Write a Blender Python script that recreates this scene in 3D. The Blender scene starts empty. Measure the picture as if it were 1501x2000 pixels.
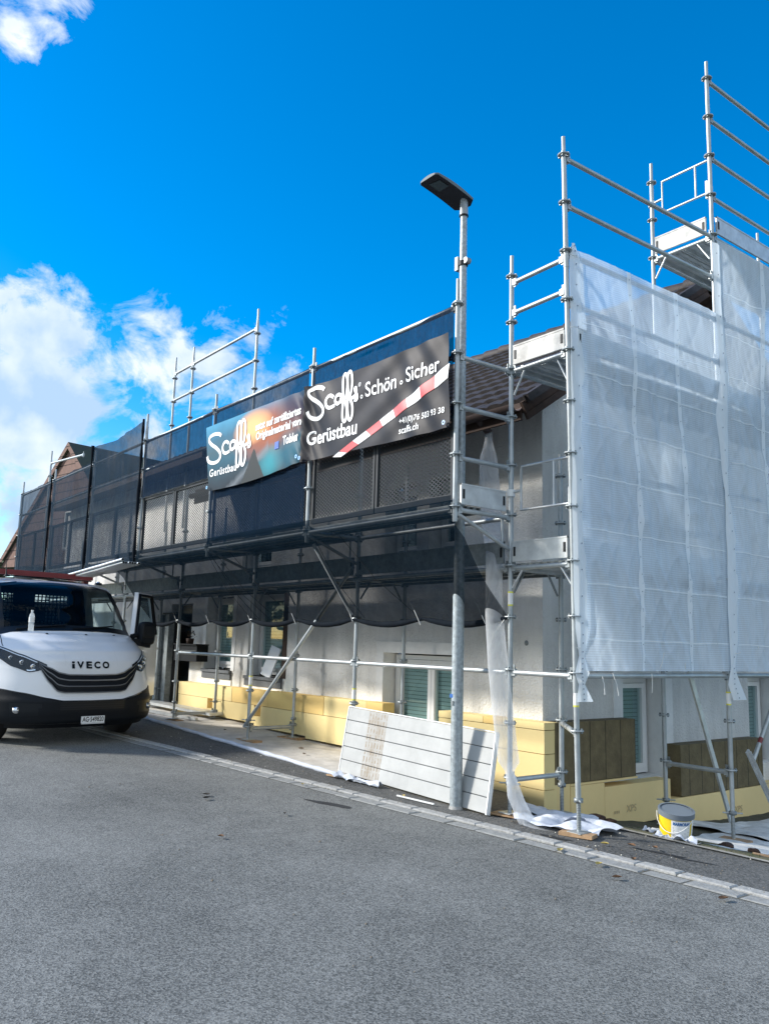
import bpy, bmesh, math, random
from mathutils import Vector, Matrix, noise
random.seed(7)
D = bpy.data
SC = bpy.context.scene
COL = SC.collection
rad = math.radians

# ------------------------------------------------------------------ camera
CAM = Vector((4.9148, -5.9978, 0.2123))
YAW, PIT, ROL = 0.9118, 0.1556, 0.0277
cy, sy, cp, sp = math.cos(YAW), math.sin(YAW), math.cos(PIT), math.sin(PIT)
fw = Vector((-sy*cp, cy*cp, sp)); rt = Vector((cy, sy, 0)); up = rt.cross(fw)
c_, s_ = math.cos(ROL), math.sin(ROL)
RT = c_*rt + s_*up; UP = -s_*rt + c_*up
cam = D.cameras.new('camera'); cam.sensor_fit = 'HORIZONTAL'; cam.sensor_width = 36
cam.lens = 36*1636.2/1501; cam.clip_start = 0.05; cam.clip_end = 3000
co = D.objects.new('camera', cam); COL.objects.link(co)
m = Matrix.Identity(4)
for i in range(3):
    m[i][0] = RT[i]; m[i][1] = UP[i]; m[i][2] = -fw[i]; m[i][3] = CAM[i]
co.matrix_world = m
SC.camera = co
SC.cycles.transparent_max_bounces = 24
SC.cycles.max_bounces = 8

# ------------------------------------------------------------------ light
SUND = Vector((-0.70, -0.71, 0)).normalized()
ELEV = rad(29)
sdir = Vector((SUND.x*math.cos(ELEV), SUND.y*math.cos(ELEV), math.sin(ELEV)))
sun = D.lights.new('sun', 'SUN'); sun.energy = 3.0; sun.angle = rad(7); sun.color = (1.0, 0.95, 0.87)
so = D.objects.new('sun', sun); COL.objects.link(so)
so.rotation_euler = sdir.to_track_quat('Z', 'Y').to_euler()
so.location = (0, 0, 20)
SC.view_settings.view_transform = 'Standard'
SC.view_settings.look = 'None'
SC.view_settings.exposure = 0.98
SC.view_settings.gamma = 1.0

W = D.worlds.new("World"); SC.world = W; W.use_nodes = True
nt = W.node_tree; N = nt.nodes; L = nt.links
for n in list(N): N.remove(n)
def wn(t, **k):
    n = N.new(t)
    for a, b in k.items(): setattr(n, a, b)
    return n
out = wn('ShaderNodeOutputWorld'); bg = wn('ShaderNodeBackground')
sky = wn('ShaderNodeTexSky', sky_type='NISHITA', sun_disc=False)
sky.sun_elevation = ELEV; sky.sun_rotation = math.atan2(SUND.x, SUND.y)
sky.altitude = 500; sky.air_density = 1.0; sky.dust_density = 0.6; sky.ozone_density = 3.0
hsv = wn('ShaderNodeHueSaturation'); hsv.inputs['Saturation'].default_value = 1.5; hsv.inputs['Value'].default_value = .86; hsv.inputs['Hue'].default_value = .499
L.new(sky.outputs[0], hsv.inputs['Color'])
tc = wn('ShaderNodeTexCoord')
def wmath(op, a, b=None, c=None, clamp=False):
    n = wn('ShaderNodeMath', operation=op); n.use_clamp = clamp
    for i, v in enumerate((a, b, c)):
        if v is None: continue
        if isinstance(v, (int, float)): n.inputs[i].default_value = v
        else: L.new(v, n.inputs[i])
    return n.outputs[0]
def cloudmask(blobs):
    acc = None
    for (d, r, k) in blobs:
        v = Vector(d).normalized()
        s = wn('ShaderNodeVectorMath', operation='DISTANCE'); L.new(tc.outputs['Generated'], s.inputs[0]); s.inputs[1].default_value = v
        e = wmath('MULTIPLY', wmath('SUBTRACT', 1.0, wmath('DIVIDE', s.outputs['Value'], r), clamp=True), k)
        acc = e if acc is None else wmath('MAXIMUM', acc, e)
    return acc
mask = cloudmask([((-.916,.221,.318), .085, 1.0), ((-.935,.215,.262), .10, 1.0), ((-.948,.241,.205), .10, .85), ((-.925,.270,.240), .085, .95),
    ((-.905,.318,.262), .10, .50), ((-.877,.363,.300), .11, .60), ((-.858,.412,.300), .10, .62), ((-.831,.449,.318), .085, .50), ((-.816,.482,.315), .05, .45),
    ((-.787,.168,.600), .07, .62), ((-.803,.150,.580), .06, .7), ((-.954,.246,.160), .10, .75), ((-.914,.345,.215), .11, .48),
    ((.45,-.80,.4), .85, 1.5), ((-.35,-.85,.30), .55, 1.2), ((.9,.1,.42), .95, 1.8), ((.8,-.5,.3), .5, 1.5), ((.75,.55,.3), .35, 1.0)])  # this row: unseen cloud masses added out of frame to brighten shaded sides
mp = wn('ShaderNodeMapping'); mp.inputs['Scale'].default_value = (1, 1, 1.35); L.new(tc.outputs['Generated'], mp.inputs[0])
nz = wn('ShaderNodeTexNoise'); nz.inputs['Scale'].default_value = 13; nz.inputs['Detail'].default_value = 11; nz.inputs['Roughness'].default_value = .62; nz.inputs['Distortion'].default_value = .35
L.new(mp.outputs[0], nz.inputs['Vector'])
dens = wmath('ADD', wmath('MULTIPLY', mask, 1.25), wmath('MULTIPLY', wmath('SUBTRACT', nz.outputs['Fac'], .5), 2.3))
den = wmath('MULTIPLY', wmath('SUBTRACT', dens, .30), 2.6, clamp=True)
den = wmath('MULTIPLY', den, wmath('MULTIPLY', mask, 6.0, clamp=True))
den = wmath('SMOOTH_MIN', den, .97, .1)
nz2 = wn('ShaderNodeTexNoise'); nz2.inputs['Scale'].default_value = 9; nz2.inputs['Detail'].default_value = 8
mp2 = wn('ShaderNodeMapping'); mp2.inputs['Location'].default_value = (.03, .05, .02); L.new(tc.outputs['Generated'], mp2.inputs[0]); L.new(mp2.outputs[0], nz2.inputs['Vector'])
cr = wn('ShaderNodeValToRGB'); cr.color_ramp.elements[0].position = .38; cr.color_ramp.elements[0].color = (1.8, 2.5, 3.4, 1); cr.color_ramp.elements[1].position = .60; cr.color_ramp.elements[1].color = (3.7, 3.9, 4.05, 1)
L.new(nz2.outputs['Fac'], cr.inputs[0])
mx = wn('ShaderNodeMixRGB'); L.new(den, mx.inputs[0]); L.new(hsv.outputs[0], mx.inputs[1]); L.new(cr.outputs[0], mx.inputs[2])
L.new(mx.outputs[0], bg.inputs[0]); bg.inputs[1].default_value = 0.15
L.new(bg.outputs[0], out.inputs[0])

# ------------------------------------------------------------------ materials
MATS = {}
def mat(name, col, rough=.6, metal=0.0, vary=.0, vscale=6.0, bump=0.0, bscale=60.0, spec=.5, coat=0.0, trans=0.0, col2=None, streak=False, bdist=.01):
    if name in MATS: return MATS[name]
    M = D.materials.new(name); M.use_nodes = True; MATS[name] = M
    t = M.node_tree; b = t.nodes['Principled BSDF']
    b.inputs['Base Color'].default_value = (*col, 1); b.inputs['Roughness'].default_value = rough; b.inputs['Metallic'].default_value = metal
    b.inputs['Specular IOR Level'].default_value = spec; b.inputs['Coat Weight'].default_value = coat; b.inputs['Transmission Weight'].default_value = trans
    tcn = t.nodes.new('ShaderNodeTexCoord')
    if vary > 0 or col2:
        n = t.nodes.new('ShaderNodeTexNoise'); n.inputs['Scale'].default_value = vscale; n.inputs['Detail'].default_value = 7; n.inputs['Roughness'].default_value = .65
        if streak:
            mpn = t.nodes.new('ShaderNodeMapping'); mpn.inputs['Scale'].default_value = (1, 1, .22); t.links.new(tcn.outputs['Object'], mpn.inputs[0]); t.links.new(mpn.outputs[0], n.inputs['Vector'])
        else: t.links.new(tcn.outputs['Object'], n.inputs['Vector'])
        r = t.nodes.new('ShaderNodeValToRGB'); r.color_ramp.elements[0].position = .32; r.color_ramp.elements[1].position = .68
        d = col2 if col2 else tuple(c*(1-vary) for c in col)
        r.color_ramp.elements[0].color = (*d, 1); r.color_ramp.elements[1].color = (*(min(1, c*(1+vary*.4)) for c in col), 1)
        t.links.new(n.outputs['Fac'], r.inputs[0]); t.links.new(r.outputs[0], b.inputs['Base Color'])
    if bump > 0:
        n2 = t.nodes.new('ShaderNodeTexNoise'); n2.inputs['Scale'].default_value = bscale; n2.inputs['Detail'].default_value = 5
        t.links.new(tcn.outputs['Object'], n2.inputs['Vector'])
        bp = t.nodes.new('ShaderNodeBump'); bp.inputs['Strength'].default_value = bump; bp.inputs['Distance'].default_value = bdist
        t.links.new(n2.outputs['Fac'], bp.inputs['Height']); t.links.new(bp.outputs[0], b.inputs['Normal'])
    return M
STEEL = mat('galvanised_steel', (.45, .485, .495), .46, .5, vary=.22, vscale=6)
STEELD = mat('weathered_steel', (.26, .29, .30), .5, .5, vary=.35, vscale=14, bump=.15)
ALU = mat('aluminium_sheet', (.62, .64, .64), .42, .45, vary=.28, vscale=5, bump=.08)
BLACKM = mat('black_steel', (.02, .022, .025), .5, .1, spec=.2)
STUCCO = mat('white_render', (.76, .75, .72), .9, vary=.27, vscale=1.6, bump=.9, bscale=42, streak=True, bdist=.02)
TRIM = mat('smooth_render', (.80, .80, .78), .85, vary=.10, vscale=5, bump=.2)
XPS = mat('yellow_foam', (.83, .66, .31), .8, vary=.06, vscale=1.2, bump=.1, bscale=120)
XPS2 = mat('deep_yellow_foam', (.80, .56, .20), .8, vary=.06, vscale=1.2, bump=.1, bscale=120)
XPSB = mat('shade_side_foam', (.84, .64, .30), .8, vary=.06, vscale=1.5, bump=.1, bscale=120)  # same foam copied for the shaded gable, tint warmed to offset blue skylight
PVC = mat('white_pvc', (.78, .79, .78), .35)
SILL = mat('dark_sill', (.10, .11, .12), .6, vary=.2)
WOODD = mat('dark_wood', (.055, .030, .020), .8, vary=.4, vscale=12)
WOOD = mat('raw_timber', (.42, .27, .15), .8, vary=.35, vscale=14, bump=.3, bscale=50)
DARK = mat('dark_interior', (.01, .012, .015), .9, spec=.1)
VWHITE = mat('white_car_paint', (.80, .81, .82), .28, coat=.6, vary=.015)
BPLAS = mat('black_plastic', (.006, .008, .011), .55, spec=.22, bump=.12, bscale=300)
BGLOSS = mat('gloss_black', (.006, .008, .011), .32, spec=.3)
CHROME = mat('chrome', (.70, .72, .75), .12, 1.0)
REDP = mat('dark_red_paint', (.20, .035, .035), .5, vary=.2)
RUBBER = mat('tyre_rubber', (.012, .012, .013), .8)
FLEECE = mat('beige_fleece', (.60, .57, .52), .95, vary=.25, vscale=4, bump=.5, bscale=25)
FLEECEW = mat('white_fleece', (.58, .62, .70), .9, vary=.15, vscale=5, bump=.6, bscale=18)
def slab_mat(name, col, col2, seam, axis=0, off=0.0, sw=.006, rough=.95, bscale=30, bump=.8):
    """material with regular straight dark seams along one object axis"""
    M = mat(name, col, rough, col2=col2, vscale=8, bump=bump, bscale=bscale)
    t = M.node_tree; b = t.nodes['Principled BSDF']; src = b.inputs['Base Color'].links[0].from_socket
    tcn = t.nodes.new('ShaderNodeTexCoord'); sx = t.nodes.new('ShaderNodeSeparateXYZ'); t.links.new(tcn.outputs['Object'], sx.inputs[0])
    def mm(op, a, bb):
        n = t.nodes.new('ShaderNodeMath'); n.operation = op
        for i, v in enumerate((a, bb)):
            if isinstance(v, (int, float)): n.inputs[i].default_value = v
            else: t.links.new(v, n.inputs[i])
        return n.outputs[0]
    fr = mm('FRACT', mm('DIVIDE', mm('ADD', sx.outputs[axis], off), seam), 0)
    ln = mm('LESS_THAN', fr, sw/seam)
    mxx = t.nodes.new('ShaderNodeMixRGB'); t.links.new(ln, mxx.inputs[0]); t.links.new(src, mxx.inputs[1]); mxx.inputs[2].default_value = (*(c*.12 for c in col), 1)
    t.links.new(mxx.outputs[0], b.inputs['Base Color'])
    return M
WOOL = slab_mat('mineral_wool', (.190, .150, .078), (.12, .095, .05), .27, axis=1, off=.05, sw=.011)

def shader_mix(name, build):
    M = D.materials.new(name); M.use_nodes = True; t = M.node_tree
    for n in list(t.nodes): t.nodes.remove(n)
    build(t); MATS[name] = M
    return M
class TB:
    def __init__(s, t): s.t = t
    def n(s, ty, **k):
        x = s.t.nodes.new(ty)
        for a, b in k.items(): setattr(x, a, b)
        return x
    def l(s, a, b): s.t.links.new(a, b)
    def m(s, op, a, b=0.0, clamp=False):
        x = s.n('ShaderNodeMath', operation=op); x.use_clamp = clamp
        for i, v in enumerate((a, b)):
            if isinstance(v, (int, float)): x.inputs[i].default_value = v
            else: s.l(v, x.inputs[i])
        return x.outputs[0]
    def noise(s, vec, scale, detail=5, rough=.6, sc=None, dist=0):
        if sc:
            mm = s.n('ShaderNodeMapping'); mm.inputs['Scale'].default_value = sc; s.l(vec, mm.inputs[0]); vec = mm.outputs[0]
        x = s.n('ShaderNodeTexNoise'); x.inputs['Scale'].default_value = scale; x.inputs['Detail'].default_value = detail; x.inputs['Roughness'].default_value = rough; x.inputs['Distortion'].default_value = dist
        s.l(vec, x.inputs['Vector']); return x.outputs['Fac']
def build_net(col, alo, ahi, transl, weave=0.0, fib=(1, 1, 1), nsc=9, gloss=.012):
    def f(t):
        b = TB(t); tcn = b.n('ShaderNodeTexCoord'); o = b.n('ShaderNodeOutputMaterial')
        nn = b.noise(tcn.outputs['Object'], nsc, 8, .7, fib, .6)
        a = b.m('ADD', b.m('MULTIPLY', b.m('SUBTRACT', nn, .5), (ahi-alo)*2.4), (alo+ahi)/2)
        if weave:
            sx = b.n('ShaderNodeSeparateXYZ'); b.l(tcn.outputs['Object'], sx.inputs[0])
            w = b.m('LESS_THAN', b.m('FRACT', b.m('DIVIDE', sx.outputs[2], weave)), .35)
            a = b.m('ADD', a, b.m('MULTIPLY', w, .12))
        a = b.m('MAXIMUM', b.m('MINIMUM', a, .97), .05)
        tr = b.n('ShaderNodeBsdfTransparent'); df = b.n('ShaderNodeBsdfDiffuse'); df.inputs[0].default_value = (*col, 1)
        tl = b.n('ShaderNodeBsdfTranslucent'); tl.inputs[0].default_value = (*col, 1)
        m1 = b.n('ShaderNodeMixShader'); m1.inputs[0].default_value = transl; b.l(df.outputs[0], m1.inputs[1]); b.l(tl.outputs[0], m1.inputs[2])
        gl = b.n('ShaderNodeBsdfGlossy'); gl.inputs['Roughness'].default_value = .45; gl.inputs[0].default_value = (.8, .8, .8, 1)
        m3 = b.n('ShaderNodeMixShader'); m3.inputs[0].default_value = gloss; b.l(m1.outputs[0], m3.inputs[1]); b.l(gl.outputs[0], m3.inputs[2])
        bp = b.n('ShaderNodeBump'); bp.inputs['Strength'].default_value = .5; bp.inputs['Distance'].default_value = .03; b.l(nn, bp.inputs['Height'])
        b.l(bp.outputs[0], df.inputs['Normal']); b.l(bp.outputs[0], gl.inputs['Normal'])
        m2 = b.n('ShaderNodeMixShader'); b.l(a, m2.inputs[0]); b.l(tr.outputs[0], m2.inputs[1]); b.l(m3.outputs[0], m2.inputs[2])
        b.l(m2.outputs[0], o.inputs[0])
    return f
NETD = shader_mix('dark_scaffold_net', build_net((.007, .022, .048), .72, .90, .25, gloss=.004, fib=(1, 1, .35), nsc=26))
NETF = shader_mix('dark_net_far', build_net((.014, .032, .056), .72, .88, .25, fib=(1, 1, .4), nsc=8))
NETS = shader_mix('dark_sling_net', build_net((.006, .015, .026), .70, .80, .25, gloss=.0, fib=(1, 1, .5), nsc=5))
NETW = shader_mix('white_scaffold_net', build_net((.72, .84, .96), .58, .82, .30, weave=.022, fib=(1, 1, .3), nsc=5))
NETB = shader_mix('white_net_band', build_net((.88, .95, 1.0), .88, .97, .3, fib=(1, 1, .3), nsc=7))
FILM = shader_mix('clear_film', build_net((.80, .83, .86), .24, .54, .4, fib=(1, 1, .4), nsc=9, gloss=.08))
def build_mesh_panel(t):
    b = TB(t); tcn = b.n('ShaderNodeTexCoord'); o = b.n('ShaderNodeOutputMaterial'); sx = b.n('ShaderNodeSeparateXYZ'); b.l(tcn.outputs['Object'], sx.inputs[0])
    u = b.m('DIVIDE', sx.outputs[0], .062); v = b.m('DIVIDE', sx.outputs[2], .040)
    p = b.m('ABSOLUTE', b.m('SUBTRACT', b.m('FRACT', b.m('ADD', u, v)), .5)); q = b.m('ABSOLUTE', b.m('SUBTRACT', b.m('FRACT', b.m('SUBTRACT', u, v)), .5))
    hole = b.m('MULTIPLY', b.m('LESS_THAN', p, .34), b.m('LESS_THAN', q, .34))
    tr = b.n('ShaderNodeBsdfTransparent'); pr = b.n('ShaderNodeBsdfPrincipled'); pr.inputs['Base Color'].default_value = (.022, .028, .034, 1); pr.inputs['Specular IOR Level'].default_value = .12; pr.inputs['Roughness'].default_value = .6
    m2 = b.n('ShaderNodeMixShader'); b.l(hole, m2.inputs[0]); b.l(pr.outputs[0], m2.inputs[1]); b.l(tr.outputs[0], m2.inputs[2]); b.l(m2.outputs[0], o.inputs[0])
EXPM = shader_mix('expanded_metal', build_mesh_panel)
def build_glass(tint, tr_amt, fk=1.0):
    def f(t):
        b = TB(t); o = b.n('ShaderNodeOutputMaterial'); tr = b.n('ShaderNodeBsdfTransparent'); tr.inputs[0].default_value = (*tint, 1)
        gl = b.n('ShaderNodeBsdfGlossy'); gl.inputs['Roughness'].default_value = .02; fr = b.n('ShaderNodeLayerWeight'); fr.inputs[0].default_value = .5
        k = b.m('ADD', b.m('MULTIPLY', b.m('POWER', fr.outputs[1], 4.0), .8*fk), 1-tr_amt, clamp=True)
        m2 = b.n('ShaderNodeMixShader'); b.l(k, m2.inputs[0]); b.l(tr.outputs[0], m2.inputs[1]); b.l(gl.outputs[0], m2.inputs[2]); b.l(m2.outputs[0], o.inputs[0])
    return f
GLASS = shader_mix('window_glass', build_glass((.88, .96, .96), .97))
CGLASS = shader_mix('windscreen_glass', build_glass((.35, .45, .48), .98))
LENS = shader_mix('lamp_lens', build_glass((.85, .9, .95), .99, .35))
def build_blind(t):
    b = TB(t); tcn = b.n('ShaderNodeTexCoord'); o = b.n('ShaderNodeOutputMaterial'); sx = b.n('ShaderNodeSeparateXYZ'); b.l(tcn.outputs['Object'], sx.inputs[0])
    fr = b.m('FRACT', b.m('DIVIDE', sx.outputs[2], .05)); r = b.n('ShaderNodeValToRGB'); b.l(fr, r.inputs[0])
    r.color_ramp.elements[0].position = .12; r.color_ramp.elements[0].color = (.07, .095, .10, 1); r.color_ramp.elements[1].position = .2; r.color_ramp.elements[1].color = (.27, .33, .33, 1)
    pr = b.n('ShaderNodeBsdfPrincipled'); b.l(r.outputs[0], pr.inputs['Base Color']); pr.inputs['Roughness'].default_value = .5; b.l(pr.outputs[0], o.inputs[0])
BLIND = shader_mix('roller_blind', build_blind)
def build_asphalt(c0, c1, grain, patch):
    def f(t):
        b = TB(t); tcn = b.n('ShaderNodeTexCoord'); o = b.n('ShaderNodeOutputMaterial'); vec = tcn.outputs['Object']
        vo = b.n('ShaderNodeTexVoronoi'); vo.inputs['Scale'].default_value = grain; b.l(vec, vo.inputs['Vector'])
        sep = b.n('ShaderNodeSeparateColor'); b.l(vo.outputs['Color'], sep.inputs[0])
        fine = b.noise(vec, grain*1.7, 3, .7); big = b.noise(vec, .55, 6, .6); mid = b.noise(vec, 3.2, 5, .65)
        k = b.m('ADD', b.m('MULTIPLY', sep.outputs[0], .42), b.m('MULTIPLY', fine, .42)); k = b.m('ADD', k, b.m('MULTIPLY', b.m('SUBTRACT', big, .5), patch)); k = b.m('ADD', k, b.m('MULTIPLY', b.m('SUBTRACT', mid, .5), .22), clamp=True)
        r = b.n('ShaderNodeValToRGB'); r.color_ramp.elements[0].position = .18; r.color_ramp.elements[0].color = (*c0, 1); r.color_ramp.elements[1].position = .72; r.color_ramp.elements[1].color = (*c1, 1); b.l(k, r.inputs[0])
        pr = b.n('ShaderNodeBsdfPrincipled'); pr.inputs['Roughness'].default_value = .82; pr.inputs['Specular IOR Level'].default_value = .35; b.l(r.outputs[0], pr.inputs['Base Color'])
        bp = b.n('ShaderNodeBump'); bp.inputs['Strength'].default_value = .4; bp.inputs['Distance'].default_value = .004; b.l(vo.outputs['Distance'], bp.inputs['Height']); b.l(bp.outputs[0], pr.inputs['Normal'])
        b.l(pr.outputs[0], o.inputs[0])
    return f
ASPH = shader_mix('asphalt', build_asphalt((.056, .060, .058), (.29, .295, .28), 120, .45))
PAVE = shader_mix('old_asphalt', build_asphalt((.032, .034, .035), (.17, .17, .162), 80, .6))
GRAN = mat('granite', (.38, .38, .365), .85, vary=.35, vscale=30, bump=.5, bscale=40)
GRANB = mat('flat_granite', (.29, .295, .285), .85, vary=.3, vscale=26, bump=.5, bscale=40)
SOIL = mat('yard_soil', (.10, .085, .06), .95, col2=(.035, .045, .02), vscale=7, bump=.8, bscale=30)
GRASSM = mat('verge_grass', (.06, .09, .03), .95, vary=.5, vscale=2.5, bump=.6, bscale=20)

# ------------------------------------------------------------------ mesh builder
class MB:
    def __init__(s): s.v = []; s.f = []; s.mi = []; s.mats = []; s.sm = []
    def mid(s, m):
        if m not in s.mats: s.mats.append(m)
        return s.mats.index(m)
    def add(s, vs, fs, m, smooth=False):
        o = len(s.v); s.v += [tuple(v) for v in vs]; k = s.mid(m)
        for f in fs: s.f.append(tuple(i+o for i in f)); s.mi.append(k); s.sm.append(smooth)
        return s
    def box(s, a, b, m, M=None):
        x0, y0, z0 = (min(a[i], b[i]) for i in range(3)); x1, y1, z1 = (max(a[i], b[i]) for i in range(3))
        vs = [Vector(p) for p in ((x0,y0,z0),(x1,y0,z0),(x1,y1,z0),(x0,y1,z0),(x0,y0,z1),(x1,y0,z1),(x1,y1,z1),(x0,y1,z1))]
        if M is not None: vs = [M @ v for v in vs]
        return s.add(vs, [(0,3,2,1),(4,5,6,7),(0,1,5,4),(1,2,6,5),(2,3,7,6),(3,0,4,7)], m)
    def beam(s, a, b, w, h, m, upv=(0,0,1)):
        a, b = Vector(a), Vector(b); d = (b-a).normalized(); u = Vector(upv)
        r = d.cross(u); r = r.normalized() if r.length > 1e-4 else Vector((1,0,0)); u = r.cross(d).normalized()
        vs = [p + r*w/2*i + u*h/2*j for p in (a, b) for i, j in ((-1,-1),(1,-1),(1,1),(-1,1))]
        return s.add(vs, [(0,1,2,3),(7,6,5,4),(0,4,5,1),(1,5,6,2),(2,6,7,3),(3,7,4,0)], m)
    def tube(s, a, b, r, m, n=12, r2=None, cap=True):
        a, b = Vector(a), Vector(b); d = (b-a).normalized(); u = Vector((0,0,1)) if abs(d.z) < .9 else Vector((1,0,0))
        x = d.cross(u).normalized(); y = d.cross(x); r2 = r if r2 is None else r2
        vs = [a + (x*math.cos(6.28318*i/n)+y*math.sin(6.28318*i/n))*r for i in range(n)] + [b + (x*math.cos(6.28318*i/n)+y*math.sin(6.28318*i/n))*r2 for i in range(n)]
        s.add(vs, [(i, (i+1) % n, (i+1) % n+n, i+n) for i in range(n)], m, True)
        if cap: s.add(vs, [tuple(range(n-1, -1, -1)), tuple(range(n, 2*n))], m)
        return s
    def path(s, pts, r, m, n=8, cap=True):
        pts = [Vector(p) for p in pts]; rs = r if isinstance(r, (list, tuple)) else [r]*len(pts)
        vs = []; px = None
        for i, p in enumerate(pts):
            d = (pts[min(i+1, len(pts)-1)]-pts[max(i-1, 0)]).normalized()
            if px is None: px = d.cross(Vector((0,0,1)) if abs(d.z) < .9 else Vector((1,0,0))).normalized()
            px = (px - d*px.dot(d)).normalized(); y = d.cross(px)
            vs += [p + (px*math.cos(6.28318*k/n)+y*math.sin(6.28318*k/n))*rs[i] for k in range(n)]
        fs = [(i*n+k, i*n+(k+1) % n, (i+1)*n+(k+1) % n, (i+1)*n+k) for i in range(len(pts)-1) for k in range(n)]
        s.add(vs, fs, m, True)
        if cap: s.add(vs, [tuple(range(n-1, -1, -1)), tuple(range(len(vs)-n, len(vs)))], m)
        return s
    def lathe(s, prof, c, m, n=16, axis='z', smooth=True):
        vs = []
        for (r, z) in prof:
            for k in range(n):
                a = 6.28318*k/n; x, y = r*math.cos(a), r*math.sin(a)
                p = (x, y, z) if axis == 'z' else ((z, x, y) if axis == 'x' else (x, z, y))
                vs.append((c[0]+p[0], c[1]+p[1], c[2]+p[2]))
        fs = [(i*n+k, i*n+(k+1) % n, (i+1)*n+(k+1) % n, (i+1)*n+k) for i in range(len(prof)-1) for k in range(n)]
        return s.add(vs, fs, m, smooth)
    def grid(s, fn, nu, nv, m, smooth=True, skip=None, thick=None):
        vs = [fn(i/nu, j/nv) for j in range(nv+1) for i in range(nu+1)]
        fs = [(j*(nu+1)+i, j*(nu+1)+i+1, (j+1)*(nu+1)+i+1, (j+1)*(nu+1)+i) for j in range(nv) for i in range(nu) if not (skip and skip(i/nu, j/nv))]
        return s.add(vs, fs, m, smooth)
    def obj(s, name, parent=None, loc=None):
        me = D.meshes.new(name); me.from_pydata(s.v, [], s.f)
        for mm in s.mats: me.materials.append(mm)
        me.polygons.foreach_set('material_index', s.mi); me.polygons.foreach_set('use_smooth', s.sm)
        me.update(); o = D.objects.new(name, me); COL.objects.link(o)
        if loc is not None: o.location = loc
        if parent is not None: o.parent = parent
        return o
def tag(o, label=None, cat=None, group=None, kind=None):
    if label: o['label'] = label
    if cat: o['category'] = cat
    if group: o['group'] = group
    if kind: o['kind'] = kind
    return o
def thing(name, label, cat, loc=(0,0,0), group=None):
    o = D.objects.new(name, None); o.empty_display_size = .2; o.location = loc; COL.objects.link(o)
    return tag(o, label, cat, group)
def local(o):       # shifts a part built in world coordinates under a thing standing elsewhere
    o.location = -Vector(o.parent.location); return o
def instance(src, parent, loc):
    c = src.copy(); COL.objects.link(c); c.parent = parent; c.location = loc
    for k in ('label', 'category', 'group'):
        if k in c and parent is not None: del c[k]
    return c

# ------------------------------------------------------------------ ground
def base_z(x): return -1.36 - .029*(max(min(x, 40), -60)+.79)
def back_edge(x): return .5 + .135*(x+.2)
def gz(x, y):
    z = base_z(x)
    if y > back_edge(x) and x > -1.25: d = min(y-back_edge(x), 4.6); z -= .215*d-.022*d*d
    return z
def kerb_y(x):  return -.46 + .145*x if x < 40 else 5.3
def sheet(name, x0, x1, y0f, y1f, nx, ny, m, dz=0.0):
    mb = MB()
    def fn(u, v):
        x = x0+(x1-x0)*u; ya, yb = y0f(x), y1f(x); y = ya+(yb-ya)*v
        return (x, y, gz(x, y)+dz)
    mb.grid(fn, nx, ny, m)
    return tag(mb.obj(name), kind='structure')
gm = MB(); gm.grid(lambda u, v: (-900+1800*u, -900+1800*v, -2.6), 4, 4, GRASSM); tag(gm.obj('ground'), kind='structure')
sheet('road', -60, 40, lambda x: -14, lambda x: kerb_y(x)-.15, 60, 20, ASPH)
sheet('far_verge', -60, 40, lambda x: -60, lambda x: -14, 30, 6, GRASSM, -.004)
sheet('pavement', -60, 40, lambda x: kerb_y(x)+.12, lambda x: max(back_edge(x), 1.0) if x < -1.12 else back_edge(x), 200, 8, PAVE)
def yard_fn():
    mb = MB()
    def fn(u, v):
        x = -1.14+12*u; y = back_edge(x)+8*v; z = gz(x, y) - .004 + .012*noise.noise(Vector((x*6, y*6, 0)))
        return (x, y, z)
    mb.grid(fn, 120, 80, SOIL); tag(mb.obj('yard'), kind='structure')
    mb = MB()
    for i in range(46):     # narrow ribbed drainage boards lying at the back of the pavement
        pass
yard_fn()
sheet('back_ground', -60, -1.14, lambda x: 1.05, lambda x: 40, 20, 4, SOIL, -.01)
# kerb: raised granite blocks and a flat gutter row
kb = MB(); x = -30.0; random.seed(3)
while x < 14:
    l = random.uniform(.22, .42) if x > -12 else .3
    for (ya, yb, h, mm, sh) in ((0.0, .120, .020, GRAN, 0), (-.155, -.008, .007, GRANB, .13)):
        xa, xb = x+sh+.006, x+sh+l-.006; j = random.uniform(-.004, .004); e = .012
        P = []
        for (xx, yy) in ((xa, ya), (xb, ya), (xb, yb), (xa, yb)): P.append((xx, kerb_y(xx)+yy, gz(xx, kerb_y(xx)+yy)-.05))
        T = []
        hh = h+j
        for (xx, yy) in ((xa+e, ya+e), (xb-e, ya+e), (xb-e, yb-e), (xa+e, yb-e)): T.append((xx, kerb_y(xx)+yy+random.uniform(-.003, .003), gz(xx, kerb_y(xx)+yy)+hh))
        S = [(p[0], p[1], gz(p[0], p[1])+hh-.008) for p in P]
        vs = P+S+T; fs = [(0,1,5,4),(1,2,6,5),(2,3,7,6),(3,0,4,7),(4,5,9,8),(5,6,10,9),(6,7,11,10),(7,4,8,11),(8,9,10,11)]
        kb.add(vs, fs, mm)
    x += l
tag(kb.obj('kerb'), kind='structure')
jb = MB(); JOINT = mat('kerb_joint', (.10, .10, .085), .95, vary=.4, vscale=12)
jb.grid(lambda u, v: (-30+44*u, kerb_y(-30+44*u)-.165+.30*v, base_z(-30+44*u)+.0022), 120, 1, JOINT); tag(jb.obj('kerb_bed'), kind='structure')
eb = MB(); EDGE = mat('concrete_edging', (.30, .29, .26), .9, vary=.3, vscale=10, bump=.4)
eb.grid(lambda u, v: (-1.1+10*u, back_edge(-1.1+10*u)+.05*v, base_z(-1.1+10*u)+.012), 40, 1, EDGE)
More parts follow.
